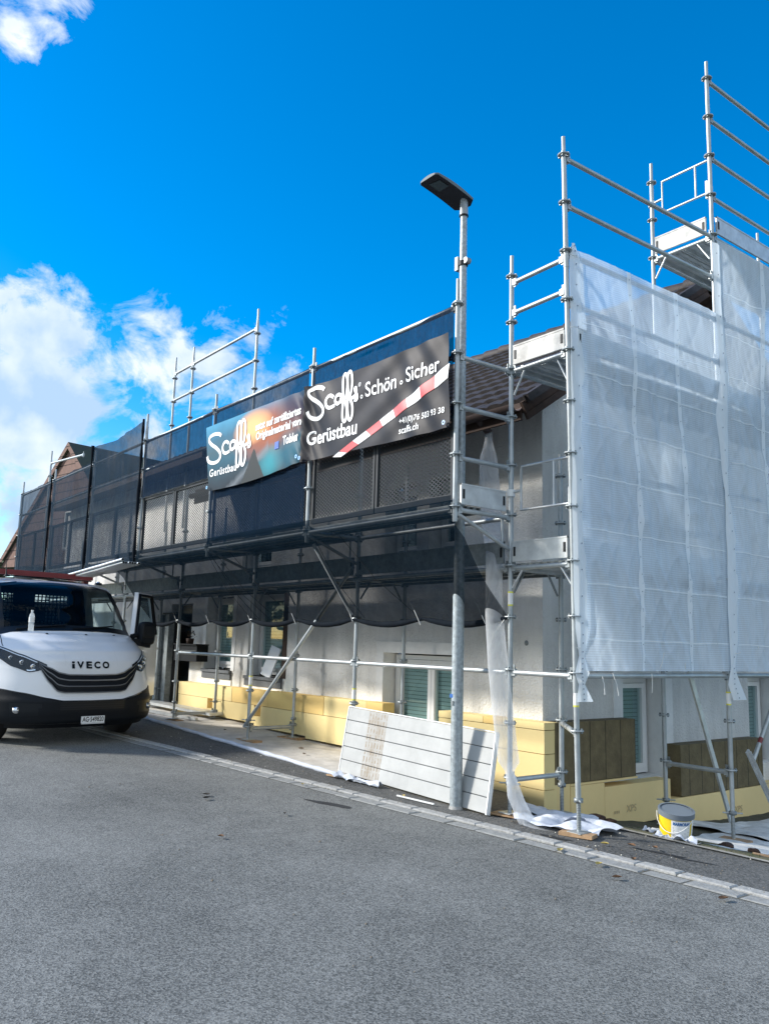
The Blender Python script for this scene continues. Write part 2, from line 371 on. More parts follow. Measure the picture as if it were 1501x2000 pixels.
eb.grid(lambda u, v: (-1.1+10*u, back_edge(-1.1+10*u)+.05, base_z(-1.1+10*u)+.012-.05*v), 40, 1, EDGE); tag(eb.obj('pavement_edging'), kind='structure')
# ribbed drainage boards
RIB = mat('mossy_boards', (.115, .10, .075), .9, col2=(.045, .06, .025), vscale=5, bump=.5)
rb = MB()
def ribfn(u, v):
    x = -.95+7.3*u; wd_ = min(.95, .25+.40*(x+.95)); y = back_edge(x)+.08+wd_*v
    return (x, y, gz(x, y)+.018+.016*math.sin(v*2*math.pi*13)+.006*noise.noise(Vector((x*3, y*3, 1))))
rb.grid(ribfn, 90, 120, RIB); tag(rb.obj('ribbed_mat'), 'dark mossy ribbed mat lying between the pavement edge and the white sheet', 'mat')
# dark repair seam and damp stains in the road are thin tar sheets
TAR = mat('tar', (.028, .03, .033), .7, vary=.3)
def blob(name, cx, cyy, rx, ry, rot, m, seed, dz=.004, n=26):
    mb = MB(); vs = [(cx, cyy, gz(cx, cyy)+dz)]
    for i in range(n):
        a = 6.28318*i/n; r = 1+.45*noise.noise(Vector((math.cos(a)*1.5+seed, math.sin(a)*1.5, seed)))
        x = rx*r*math.cos(a); y = ry*r*math.sin(a); X = cx+x*math.cos(rot)-y*math.sin(rot); Y = cyy+x*math.sin(rot)+y*math.cos(rot)
        vs.append((X, Y, gz(X, Y)+dz))
    mb.add(vs, [(0, i+1, (i+1) % n+1) for i in range(n)], m); return mb.obj(name)
for i, a in enumerate(((-1.95, -1.22, .30, .045, .35), (-.05, -.22, .16, .03, .2), (.72, .18, .22, .02, .3), (1.0, .22, .15, .015, .3), (1.5, -.15, .12, .02, .3))):
    tag(blob('tar_stain', *a, TAR, i*3.1), kind='structure')

# ------------------------------------------------------------------ house
HX, HY = -1.3, 1.04        # corner of the walls
ROOFS = .675
house = thing('house', 'white rendered house under renovation behind the scaffold, brown tiled roof', 'house', (HX, HY, -1.5))
def wall_A(name, x0, x1, z0, z1, holes, depth, m, parent):
    mb = MB(); xs = sorted({x0, x1, *[h[0] for h in holes], *[h[1] for h in holes]}); zs = sorted({z0, z1, *[h[2] for h in holes], *[h[3] for h in holes]})
    inh = lambda x, z: any(h[0] < x < h[1] and h[2] < z < h[3] for h in holes)
    for i in range(len(xs)-1):
        for j in range(len(zs)-1):
            if not inh((xs[i]+xs[i+1])/2, (zs[j]+zs[j+1])/2):
                mb.add([(xs[i], HY, zs[j]), (xs[i+1], HY, zs[j]), (xs[i+1], HY, zs[j+1]), (xs[i], HY, zs[j+1])], [(0,1,2,3)], m)
    for h in holes:
        a, b, c, d = h[:4]; e = HY+depth
        mb.add([(a,HY,c),(a,e,c),(a,e,d),(a,HY,d)], [(0,1,2,3)], TRIM); mb.add([(b,HY,c),(b,e,c),(b,e,d),(b,HY,d)], [(3,2,1,0)], TRIM)
        mb.add([(a,HY,d),(b,HY,d),(b,e,d),(a,e,d)], [(0,1,2,3)], TRIM); mb.add([(a,HY,c),(b,HY,c),(b,e,c),(a,e,c)], [(3,2,1,0)], TRIM)
        mb.add([(a-.3,e+.3,c-.3),(b+.3,e+.3,c-.3),(b+.3,e+.3,d+.3),(a-.3,e+.3,d+.3)], [(0,1,2,3)], DARK)
    return local(mb.obj(name, parent))
HA = [(-9.43, -8.42, -.33, .97), (-7.82, -6.72, -.38, 1.0), (-4.09, -2.72, -1.0, .09), (-11.05, -10.08, -1.15, .87), (-4.15, -3.47, 1.38, 2.35), (-3.22, -2.55, 1.38, 2.35), (-8.2, -7.2, 1.4, 2.4)]
wall_A('street_wall', -18.0, HX, -1.9, 3.04, HA, .24, STUCCO, house)
# gable wall with an opening
mb = MB()
def gzt(y): return 5.30-ROOFS*abs(y-4.15)-.16
ys = [HY, 2.43, 3.2, 5.25, 5.95, 7.26]
for i in range(len(ys)-1):
    a, b = ys[i], ys[i+1]; hole = (a, b) in ((2.43, 3.2), (5.25, 5.95))
    lo = -.11 if hole else -2.3
    pts = [(HX, a, lo), (HX, b, lo), (HX, b, gzt(b))] + ([(HX, 4.15, gzt(4.15))] if a < 4.15 < b else []) + [(HX, a, gzt(a))]
    mb.add(pts, [tuple(range(len(pts)))], STUCCO)
    if hole:
        mb.add([(HX, a, -2.3), (HX, b, -2.3), (HX, b, -1.28), (HX, a, -1.28)], [(0,1,2,3)], STUCCO)
        e = HX-.24
        mb.add([(HX,a,-1.28),(e,a,-1.28),(e,a,-.11),(HX,a,-.11)], [(0,1,2,3)], TRIM); mb.add([(HX,b,-1.28),(e,b,-1.28),(e,b,-.11),(HX,b,-.11)], [(3,2,1,0)], TRIM)
        mb.add([(HX,a,-.11),(HX,b,-.11),(e,b,-.11),(e,a,-.11)], [(0,1,2,3)], TRIM); mb.add([(HX,a,-1.28),(HX,b,-1.28),(e,b,-1.28),(e,a,-1.28)], [(3,2,1,0)], TRIM)
        mb.add([(e-.3,a-.3,-1.5),(e-.3,b+.3,-1.5),(e-.3,b+.3,.1),(e-.3,a-.3,.1)], [(0,1,2,3)], DARK)
local(mb.obj('gable_wall', house))
mb = MB(); mb.box((-18, 7.0, -2.3), (HX, 7.26, 2.9), STUCCO); mb.box((-18.25, HY+.01, -2.3), (-18, 7.26, 3.4), STUCCO); local(mb.obj('rear_wall', house))
# raised part of the house further along the street
mb = MB(); mb.add([(-18, HY-.004, 2.95), (-8.9, HY-.004, 2.95), (-8.9, HY-.004, 3.75), (-18, HY-.004, 3.75)], [(0,1,2,3)], TRIM); mb.add([(-8.9, HY-.004, 2.75), (-8.9, 3.4, 2.75), (-8.9, 3.4, 4.1), (-8.9, HY-.004, 3.75)], [(0,1,2,3)], TRIM); local(mb.obj('raised_wall', house))
# tiled roofs as rows of wavy overlapping tiles
TILE = mat('brown_roof_tile', (.040, .033, .033), .7, vary=.6, vscale=9, bump=.3, bscale=40)
def tiled(name, x0, x1, e, r, row=.34, tw=.225, parent=None, thick=.03, flip=1):
    """e=(y,z) eave, r=(y,z) ridge"""
    ey, ez = e; ry, rz = r; Ls = math.hypot(ry-ey, rz-ez); nrow = int(round(Ls/row)); dy, dz = (ry-ey)/nrow, (rz-ez)/nrow
    mb = MB(); nx = int((x1-x0)/tw)*6; nrm = Vector((0, -(rz-ez), abs(ry-ey))).normalized() if ry > ey else Vector((0, (rz-ez), abs(ry-ey))).normalized()
    for k in range(nrow):
        jit = (k % 2)*tw/2
        def fn(u, v, k=k):
            x = x0+(x1-x0)*u; ph = ((x+jit)/tw) % 1.0
            h = .024*(math.sin(ph*math.pi)**.8) + (.006*noise.noise(Vector(((x+jit)//tw*3.3, k*1.7, 0))))
            vv = [-.02, 0.0, 1.06][int(v*2+.5)]; lift = [.0, .045, .006][int(v*2+.5)]
            y = ey+dy*(k+max(vv, 0)); z = ez+dz*(k+max(vv, 0))
            return Vector((x, y, z)) + nrm*(h*(1 if v > 0 else .0)+lift) - Vector((0, dy, dz)).normalized()*(.0)
        mb.grid(fn, nx, 2, TILE, smooth=False)
    # underside deck
    mb.add([(x0,ey,ez-.02),(x1,ey,ez-.02),(x1,ry,rz-.02),(x0,ry,rz-.02)], [(3,2,1,0)], WOODD)
    mb.add([(x0,ey,ez-.12),(x1,ey,ez-.12),(x1,ry,rz-.12),(x0,ry,rz-.12)], [(3,2,1,0)], WOODD)
    return local(mb.obj(name, parent))
RX1 = -1.0
tiled('roof', -9.0, RX1, (.45, 2.80), (4.15, 5.28), parent=house)
tiled('roof', -9.0, RX1, (7.85, 2.80), (4.15, 5.28), parent=house)
tiled('annex_roof', -18.3, -8.75, (.45, 3.58), (3.2, 4.0), parent=house)
mb = MB()
for i in range(int(8/.36)):     # half-round ridge tiles
    xa = RX1-.38-i*.36+.02; mb.tube((xa+.38, 4.15, 5.27), (xa, 4.15, 5.29), .105, TILE, 10, r2=.12)
local(mb.obj('ridge', house))
mb = MB()
for (ya, za, yb, zb) in ((.45, 2.80, 4.15, 5.28), (7.85, 2.80, 4.15, 5.28)):
    mb.beam((RX1-.03, ya, za-.10), (RX1-.03, yb, zb-.10), .035, .20, WOODD); mb.beam((RX1+.005, ya, za+.035), (RX1+.005, yb, zb+.035), .07, .09, TILE)

local(mb.obj('verge_board', house))
mb = MB(); mb.beam((-9.0, .44, 2.70), (RX1-.06, .44, 2.70), .03, .19, WOODD); local(mb.obj('eave_board', house))
GUT = mat('dark_copper_gutter', (.07, .05, .045), .5, .4)
mb = MB()
def gut(u, v):
    a = math.pi*(1+v); return (-9.0+7.95*u, .365+.065*math.cos(a), 2.76+.07*math.sin(a))
mb.grid(gut, 20, 8, GUT); mb.tube((-1.66, .40, 2.72), (-1.66, .55, 2.60), .045, GUT); local(mb.obj('gutter', house))
mb = MB(); mb.beam((-18.3, .42, 3.5), (-8.75, .42, 3.5), .03, .14, WOODD); local(mb.obj('eave_board', house))

def window(x0, x1, z0, z1, y, parent, blind=True, mull=None, axis='A', name='window'):
    """frame with sashes, pane(s) and blind; y is the plane of the frame"""
    def T(o):
        return o
    fr = MB(); f = .055
    def bx(mb, a0, a1, c0, c1, d0, d1, m):
        if axis == 'A': mb.box((a0, y+c0, d0), (a1, y+c1, d1), m)
        else: mb.box((y-c0, a0, d0), (y-c1, a1, d1), m)
    bx(fr, x0, x0+f, 0, .07, z0, z1, PVC); bx(fr, x1-f, x1, 0, .07, z0, z1, PVC); bx(fr, x0+f, x1-f, 0, .07, z1-f, z1, PVC); bx(fr, x0+f, x1-f, 0, .07, z0, z0+f, PVC)
    w = local(fr.obj(name, parent))
    cells = [(x0+f, x1-f)] if mull is None else [(x0+f, mull), (mull, x1-f)]
    for (a, b) in cells:
        s = MB(); g = .06; a += .004; b -= .004
        bx(s, a, a+g, -.022, .05, z0+f+.004, z1-f-.004, PVC); bx(s, b-g, b, -.022, .05, z0+f+.004, z1-f-.004, PVC); bx(s, a+g, b-g, -.022, .05, z0+f+.004, z0+f+g, PVC); bx(s, a+g, b-g, -.022, .05, z1-f-g, z1-f-.004, PVC)
        sh = s.obj('sash', w)
        p = MB(); bx(p, a+g-.01, b-g+.01, .012, .0121, z0+f+g-.01, z1-f-g+.01, GLASS); p.obj('pane', w)
        if blind: q = MB(); bx(q, a+g, b-g, .045, .048, z0+f+g, z1-f-g, BLIND); q.obj('blind', w)
    return w
YF = HY+.19
window(-9.40, -8.45, -.30, .95, YF, house)
window(-7.79, -6.75, -.35, .98, YF, house)
window(-4.07, -2.74, -.98, .07, YF, house, mull=-3.32)
window(-4.12, -3.50, 1.41, 2.33, YF, house, blind=False)
window(-3.19, -2.58, 1.41, 2.33, YF, house, blind=False)
window(-8.17, -7.23, 1.43, 2.38, YF, house, blind=False)
window(2.46, 3.17, -1.26, -.13, HX-.19, house, axis='B')
window(5.28, 5.92, -1.26, -.13, HX-.19, house, axis='B')
def sill(x0, x1, z):
    mb = MB(); mb.box((x0-.04, HY-.06, z-.05), (x1+.04, HY+.19, z), SILL); mb.box((x0-.04, HY-.035, z-.16), (x1+.04, HY-.003, z-.052), SILL); mb.box((x0-.06, HY-.02, z-.40), (x1+.06, HY-.0025, z-.163), TRIM); local(mb.obj('window_sill', house))
sill(-9.43, -8.42, -.33); sill(-7.82, -6.72, -.38)
w_ = .13
for (a, b, c, d) in ((-9.43, -8.42, -.33, .97), (-7.82, -6.72, -.38, 1.0)):
    mb = MB()
    mb.box((a-w_, HY-.010, c), (a-.004, HY+.0, d), TRIM); mb.box((a-w_, HY-.010, d), (b+w_, HY, d+.12), TRIM)
    mb.box((b+.004, HY-.010, c), (b+w_, HY+.0, d), TRIM if a < -8 else WOODD); local(mb.obj('window_surround', house))
mb = MB()
mb.box((-4.24, HY-.012, -1.0), (-4.094, HY, .20), TRIM); mb.box((-4.24, HY-.014, .094), (-2.58, HY, .24), TRIM); mb.box((-2.716, HY-.012, -1.0), (-2.58, HY, .09), TRIM)
local(mb.obj('window_surround', house))
mb = MB()
mb.box((HX-.0, 2.25, -1.30), (HX+.012, 2.426, -.106), TRIM); mb.box((HX-.0, 3.204, -1.30), (HX+.012, 3.43, -.106), TRIM); mb.box((HX-.0, 2.25, -.104), (HX+.013, 3.43, .02), TRIM)
local(mb.obj('window_surround', house))
# front door
DOORM = mat('dark_door', (.018, .030, .036), .4, vary=.2)
mb = MB(); mb.box((-11.04, HY+.16, -1.13), (-10.09, HY+.21, .86), DOORM)
for k in range(4): mb.box((-10.95, HY+.150, -1.0+k*.47), (-10.2, HY+.159, -.62+k*.47), BGLOSS)
dr = local(mb.obj('door', house)); mb = MB(); mb.tube((-10.2, HY+.12, -.1), (-10.2, HY+.12, .15), .012, CHROME); mb.obj('handle', dr)
# mailbox, its pot plant
mbx = thing('mailbox', 'black wall mailbox beside the dark front door', 'mailbox', (-9.8, .95, -.21))
mb = MB(); MBK = mat('mailbox_black', (.012, .013, .015), .6, spec=.12); mb.box((-.48, -.14, .0), (.48, .085, .29), MBK); mb.box((-.50, -.17, .292), (.50, .086, .315), MBK); mb.obj('box', mbx)
mb = MB(); mb.box((-.46, -.146, .19), (.46, -.141, .195), STEELD); mb.box((-.01, -.15, .13), (.02, -.142, .17), PVC); mb.obj('flap', mbx)
pot = thing('potted_plant', 'small potted plant standing on the black mailbox', 'plant', (-9.75, .87, .107))
mb = MB(); mb.lathe([(.0, 0), (.06, 0), (.075, .10), (.07, .10), (.06, .08), (0, .08)], (0, 0, 0), WOODD, 12); mb.obj('pot', pot)
LEAFD = mat('plant_leaf', (.05, .06, .03), .7, vary=.4, col2=(.12, .05, .03), vscale=20)
mb = MB(); random.seed(5)
for i in range(60):
    a, b, r = random.uniform(0, 6.28), random.uniform(-.2, 1.3), random.uniform(.04, .13); p = Vector((math.cos(a)*math.cos(b)*r, math.sin(a)*math.cos(b)*r, .12+math.sin(b)*r)); q = p+Vector((random.uniform(-.04,.04), random.uniform(-.04,.04), random.uniform(-.01,.04)))
    mb.add([p, p+(q-p).cross(Vector((0,0,1)))*.4+(q-p)*.5, q, p-(q-p).cross(Vector((0,0,1)))*.4+(q-p)*.5], [(0,1,2,3)], LEAFD)
mb.obj('foliage', pot)
# metal guide profiles left of the door
mb = MB()
for (xa, xb) in ((-11.15, -11.0), (-10.97, -10.80), (-10.77, -10.60)): mb.box((xa, .80, -1.12), (xb, .92, .66), STEELD)
mb.tube((-10.86, .78, -1.1), (-10.86, .78, .65), .025, STEELD); mb.box((-11.2, .92, -1.13), (-10.56, 1.03, .7), BLACKM)
tag(mb.obj('metal_profile'), 'upright grey metal profiles standing left of the dark front door', 'profile')
# insulation boards (glued to the wall, each one a part)
def foam(x0, x1, z0, z1, m=XPS, yf=.84, axis='A', name='foam_board'):
    mb = MB(); g = .0025; e = .004
    if axis == 'A': mb.box((x0+g, yf+random.uniform(-e, e), z0+g), (x1-g, HY-.004, z1-g), m)
    else: mb.box((-1.1+random.uniform(-e, e), x0+g, z0+g), (HX+.004, x1-g, z1-g), m)
    return local(mb.obj(name, house))
random.seed(11)
def zb(x): return base_z(x)+.05
for (a, b) in ((-11.98, -11.36),): foam(a, b, -1.0, -.83); foam(a, b, -.83, -.62)
for i, (a, b) in enumerate(((-10.05, -8.84), (-8.64, -7.17), (-6.97, -5.65), (-5.65, -4.55), (-4.55, -3.84))): foam(a, b, zb((a+b)/2)+.0, -.822)
for (a, b) in ((-8.84, -8.64), (-7.17, -6.97)): foam(a, b, -1.14, -.99); foam(a, b, -.99, -.822, XPS2, yf=.98)
for i, (a, b, m_) in enumerate(((-10.05, -9.2, XPS), (-9.2, -7.95, XPS), (-7.95, -6.75, XPS2), (-6.75, -5.55, XPS2), (-5.55, -5.2, XPS2), (-5.2, -4.2, XPS), (-4.2, -3.84, XPS2))): foam(a, b, -.82, -.59+.006*i, m_)
for (a, b) in ((-3.84, -2.75), (-2.75, -1.101)): foam(a, b, -1.24, -1.0 if a < -3 else -.882); foam(a, b, -1.46, -1.242)
foam(-2.75, -1.101, -.88, -.64); foam(-2.75, -2.0, -.638, -.56); foam(-2.0, -1.7, -.638, -.56, XPS2); foam(-1.7, -1.101, -.638, -.56)
mbj = None
for (a, b, c, d) in ((.99, 1.25, -1.5, -1.2), (1.25, 1.82, -1.62, -1.23), (1.82, 3.06, -1.72, -1.28), (3.06, 4.3, -1.86, -1.515), (4.3, 5.6, -1.95, -1.515), (5.6, 7.2, -2.05, -1.515)): foam(a, b, c, d, XPSB, axis='B')
foam(1.25, 2.42, -1.23, -1.203, XPSB, axis='B')
foam(1.0, 2.39, -1.20, -.565, WOOL, axis='B', name='wool_board'); foam(3.28, 5.2, -1.51, -.905, WOOL, axis='B', name='wool_board'); foam(6.0, 7.1, -1.51, -.9, WOOL, axis='B', name='wool_board')

# ------------------------------------------------------------------ scaffold
R_ = .0242
def rosette_mesh():
    mb = MB(); n = 24
    mb.lathe([(.026, .005), (.060, .005), (.062, 0), (.060, -.005), (.026, -.005), (.026, .005)], (0, 0, 0), STEEL, 20, smooth=False)
    for k in range(4):
        a = k*math.pi/2+.4; mb.box((-.008, -.008, -.02), (.008, .008, .022), STEELD, Matrix.Translation((.044*math.cos(a), .044*math.sin(a), 0)))
    o = mb.obj('rosette'); COL.objects.unlink(o); return o.data
ROS = rosette_mesh()
def standard(root, x, y, z0, z1, ks, ground=True, lean=(0, 0), sticker=False, name='standard'):
    mb = MB(); P = lambda z: Vector((x+lean[0]*z, y+lean[1]*z, z))
    zt = z1-.22
    lo = z0+.28 if ground else z0
    mb.tube(P(lo), P(zt), R_, STEEL, 14); mb.tube(P(zt), P(z1), .019, STEEL, 12)
    z = lo+.9
    while z < zt-.3:        # sleeve joints every two metres
        mb.tube(P(z), P(z+.12), R_+.0025, STEEL, 14); z += 2.0
    s = mb.obj(name, root)
    if ground:
        j = MB(); j.tube(P(z0+.01), P(lo), .0175, STEEL, 12)
        k = z0+.03
        while k < lo: j.tube(P(k), P(k+.006), .0205, STEELD, 10); k += .014
        j.box(P(z0)+Vector((-.075, -.075, 0)), P(z0)+Vector((.075, .075, .009)), STEEL); j.lathe([(.02, 0), (.04, 0), (.04, .035), (.02, .035)], P(lo-.03), STEELD, 12)
        a = random.uniform(0, 3.1); j.tube(P(lo-.012)-Vector((math.cos(a), math.sin(a), 0))*.10, P(lo-.012)+Vector((math.cos(a), math.sin(a), 0))*.10, .008, STEEL, 6)
        j.obj('screw_jack', s)
    for q in ks:
        r = D.objects.new('rosette', ROS); COL.objects.link(r); r.parent = s; r.location = P(q*.5)
    return s
def ledger(root, a, b, name='ledger', m=None, r=.0241, drop=.028):
    a, b = Vector(a), Vector(b); a.z -= drop; b.z -= drop; d = (b-a).normalized(); m = m or STEEL
    mb = MB(); mb.tube(a+d*.055, b-d*.055, r, m, 12)
    for p, s in ((a, 1), (b, -1)):
        mb.beam(p+d*s*.028, p+d*s*.075, .036, .062, STEEL); mb.beam(p+d*s*.045+Vector((0,0,-.05)), p+d*s*.045+Vector((0,0,.075)), .009, .03, STEELD, upv=d)
    return mb.obj(name, root)
def deck(root, x0, x1, y0, y1, z, along='x', m=None, nplank=None):
    """steel planks with ribbed undersides"""
    m = m or ALU; tot = (y1-y0) if along == 'x' else (x1-x0); npk = nplank or max(1, round(tot/.33))
    for i in range(npk):
        mb = MB(); w = tot/npk
        a, b = i*w+.004, (i+1)*w-.004
        def bx(a, b, l0, l1, z0, z1):
            if along == 'x': mb.box((x0+l0, y0+a, z0), (x1-l1, y0+b, z1), m)
            else: mb.box((x0+a, y0+l0, z0), (x0+b, y1-l1, z1), m)
        bx(a, b, .03, .03, z-.006, z); bx(a, a+.02, .03, .03, z-.06, z-.006); bx(b-.02, b, .03, .03, z-.06, z-.006)
        for k in range(1, 4): c = a+(b-a)*k/4; bx(c-.02, c+.02, .03, .03, z-.022-.014*(k % 2), z-.006)
        mb.obj('deck_plank', root)
def toe(root, a, b, z, h=.19, m=None, holes=True):
    a, b = Vector((*a, z+h/2)), Vector((*b, z+h/2)); mb = MB(); d = (b-a).normalized()
    mb.beam(a+d*.03, b-d*.03, .022, h, m or ALU); mb.beam(a+d*.03+Vector((0,0,h/2-.008)), b-d*.03+Vector((0,0,h/2-.008)), .030, .016, m or ALU)
    for p in (a+d*.06, b-d*.06): mb.beam(p-d*.012, p+d*.012, .034, h*.45, BLACKM)
    return mb.obj('toe_board', root)
PALE = mat('white_painted_board', (.66, .65, .62), .7, vary=.35, vscale=6, streak=False)

SA = thing('scaffold', 'long galvanised steel scaffold with an overhanging upper level along the street wall', 'scaffold', (0, 0, 0))
XA = [-.79, -3.32, -5.83, -8.34, -10.87, -13.4, -15.9]
XC = [-.81, -3.36, -5.95, -8.52, -11.02, -13.52, -16.0]
random.seed(21)
for i, x in enumerate(XA):
    g0 = gz(x, 0)+.035; g1 = gz(x, .74)+.03
    standard(SA, x, 0, g0, 4.225 if i == 0 else 2.72, list(range(-2, 9)) if i == 0 else list(range(-2, 5)))
    standard(SA, x, .742, g1, 2.23 if i == 0 else 2.5, [-2, -1, 0, 1, 2, 3, 4])
tops = [3.758, 3.739, 3.736, 3.96, 3.74, 3.74, 3.80]
for i, x in enumerate(XC): standard(SA, x, -.73, 1.355, tops[i], [3, 4, 5, 6, 7], ground=False)
for i in range(len(XA)-1):
    a, b = XA[i+1], XA[i]; ca, cb = XC[i+1], XC[i]
    if i < 3: ledger(SA, (a, 0, 0), (b, 0, 0))
    for k in (6, 7): ledger(SA, (ca, -.73, k*.5), (cb, -.73, k*.5), 'guard_rail')
    ledger(SA, (ca, -.73, 1.5), (cb, -.73, 1.5)); ledger(SA, (a, 0, 1.0), (b, 0, 1.0)); ledger(SA, (a, .742, 1.0), (b, .742, 1.0)); ledger(SA, (a, 0, 1.5), (b, 0, 1.5))
    deck(SA, a, b, .03, .71, 1.0, 'x', STEELD)
    deck(SA, ca, cb, -.70, -.36, 1.53, 'x', STEELD, 1)
    if i > 0: deck(SA, ca, cb, -.355, -.03, 1.53, 'x', STEELD, 1)
    toe(SA, (a+.03, -.03), (b-.03, -.03), 1.02, .22, STEELD)
for i, x in enumerate(XC):
    xx = XA[i]
    ledger(SA, (x, -.73, 1.5), (xx, 0, 1.5), 'bracket'); mb = MB(); mb.tube((x, -.71, 1.44), (xx, -.03, 1.16), .019, STEEL, 10); mb.tube((x, -.10, 1.46), (x, -.10, 1.18), .013, STEEL, 8); mb.obj('bracket_strut', SA)
    if i == 1: mb = MB(); mb.beam((x+.10, -.70, 1.33), (x+.08, -.10, .54), .040, .012, ALU, upv=(1, 0, 0)); mb.obj('net_strut', SA)
    ledger(SA, (xx, 0, 1.0), (xx, .742, 1.0), 'transom')
    if i in (0, 1, 2, 3): ledger(SA, (xx, 0, -1.0), (xx, .742, -1.0), 'transom')
    for (q, w) in (((xx, .05, .74), (xx, .2, .96)), ((xx, .69, .74), (xx, .54, .96))): mb = MB(); mb.tube(q, w, .012, STEELD, 8); mb.obj('corner_brace', SA)
for k in (4, 5, 6): ledger(SA, (-.81, -.73, k*.5), (-.79, 0, k*.5), 'end_rail')
toe(SA, (-.80, -.70), (-.80, -.04), 1.53, .20, ALU)
mb = MB(); mb.tube((-5.86, -.05, -1.0), (-3.36, -.05, 1.12), .0241, STEEL, 12); mb.obj('brace', SA)
# panels of expanded metal between the console posts
def guard_panel(x0, x1, z0, z1, y=-.70):
    fr = MB(); FR = mat('dark_panel_frame', (.035, .04, .045), .6, spec=.2)
    for (a, b) in ((x0, x0+.035), (x1-.035, x1)): fr.box((a, y-.018, z0), (b, y+.018, z1), FR)
    for (a, b) in ((z0, z0+.06), (z1-.045, z1)): fr.box((x0+.035, y-.018, a), (x1-.035, y+.018, b), FR)
    o = fr.obj('guard_panel', SA); g = MB(); g.add([(x0+.035, y, z0+.06), (x1-.035, y, z0+.06), (x1-.035, y, z1-.045), (x0+.035, y, z1-.045)], [(0,1,2,3)], EXPM); g.obj('wire_mesh', o)
for i in range(len(XC)-1):
    a, b = XC[i+1]+.05, XC[i]-.05; md = (a+b)/2
    guard_panel(a, md-.01, 1.57, 2.50); guard_panel(md+.01, b, 1.57, 2.50)
# taller free posts with two rails rising behind the net
for x in (-7.55, -10.12, -10.97): standard(SA, x, .742, 2.3, 5.95, [9, 10, 11], ground=False)
for (a, b) in ((-10.12, -7.55), (-10.97, -10.12)):
    for z in (5.05, 5.62): ledger(SA, (a, .742, z), (b, .742, z), 'guard_rail')
standard(SA, -15.84, -.2, 2.0, 4.62, [8], ground=False); ledger(SA, (-15.84, -.2, 4.34), (-13.4, -.2, 4.16), 'guard_rail')

SB = thing('scaffold', 'galvanised steel scaffold in front of the gable wall, white net on it, empty top rails', 'scaffold', (0, 0, 0))
LEAN = (-.0122, -.0085)
standard(SB, 0, 0, gz(0, 0)+.03, 5.195, [-1, 0, 1, 2, 3, 4, 5, 6, 7, 8, 9, 10], lean=LEAN)
standard(SB, 0, 2.5, gz(0, 2.5)+.02, 7.22, [-2, -1, 0, 1, 2, 4, 6, 8, 10, 11, 12, 13, 14])
standard(SB, -.79, 2.5, gz(-.79, 2.5)+.02, 6.26, [-2, -1, 0, 2, 4, 6, 8, 10, 11, 12])
standard(SB, 0, 5.07, gz(0, 5.07)+.02, 7.2, [-2, 0, 2, 4, 6, 8, 10, 11, 12, 13, 14])
standard(SB, -.79, 5.07, gz(-.79, 5.07)+.02, 6.20, [-2, 0, 2, 4, 6, 8, 10, 11])
def p2(z): return (LEAN[0]*z, LEAN[1]*z, z)
for z, nm in ((0, 'ledger'), (4.0, 'guard_rail'), (4.5, 'guard_rail'), (5.0, 'guard_rail'), (3.5, 'guard_rail'), (1.0, 'ledger'), (3.0, 'ledger'), (1.95, 'guard_rail'), (1.5, 'guard_rail')): ledger(SB, p2(z), (0, 2.5, z), nm)
for z, nm in ((0, 'ledger'), (1, 'ledger'), (3, 'ledger'), (5, 'ledger'), (5.5, 'guard_rail'), (6, 'guard_rail'), (6.5, 'guard_rail'), (7, 'guard_rail'), (4, 'guard_rail'), (2, 'guard_rail')): ledger(SB, (0, 2.5, z), (0, 5.07, z), nm)
for z in (0, 1.0, 3.0): ledger(SB, (-.79, 0, z), p2(z), 'transom')
for z in (3.95, 3.62): ledger(SB, (-.79, 0, z), p2(z), 'end_rail')
for z in (-1.0, 5.0, 3.0, 1.0): ledger(SB, (-.79, 2.5, z), (0, 2.5, z), 'transom')
ledger(SB, (-.79, .742, -.5), p2(-.5), 'link_tube')
for z in (1, 3, 5): ledger(SB, (-.79, 2.5, z), (-.79, 5.07, z)); 
for z in (1, 3): ledger(SB, (-.79, .742, z) if z == 1 else (-.79, 0, z), (-.79, 2.5, z))
deck(SB, -.76, -.03, .02, 2.48, 1.02, 'y'); deck(SB, -.76, -.06, .02, 2.48, 3.03, 'y'); deck(SB, -.76, -.03, 2.52, 5.05, 5.03, 'y'); deck(SB, -.76, -.03, 2.52, 5.05, 1.02, 'y'); deck(SB, -.76, -.03, 2.52, 5.05, 3.03, 'y')
toe(SB, (-.77, -.02), (-.05, -.02), 3.03, .20, PALE); toe(SB, (-.77, -.02), (-.03, -.02), 1.03, .20, ALU); toe(SB, (-.77, 2.48), (-.03, 2.48), 5.03, .21, PALE)
toe(SB, (.02, 2.53), (.02, 5.05), 5.03, .21, ALU); toe(SB, (.0, .03), (.01, 2.48), 3.03, .20, ALU); toe(SB, (.01, .03), (.01, 2.48), 1.03, .20, ALU); toe(SB, (.01, 2.53), (.01, 5.05), 3.03, .20, ALU)
for (q, w) in (((-.76, 0, .78), (-.62, 0, .97)), ((-.03, 0, .78), (-.17, 0, .97)), ((-.75, 0, 2.72), (-.6, 0, 2.97)), ((-.07, 0, 2.72), (-.2, 0, 2.97)), ((-.76, 2.5, 4.72), (-.6, 2.5, 4.97)), ((-.04, 2.5, 4.72), (-.2, 2.5, 4.97))):
    mb = MB(); mb.tube(q, w, .011, ALU, 8); mb.obj('corner_brace', SB)
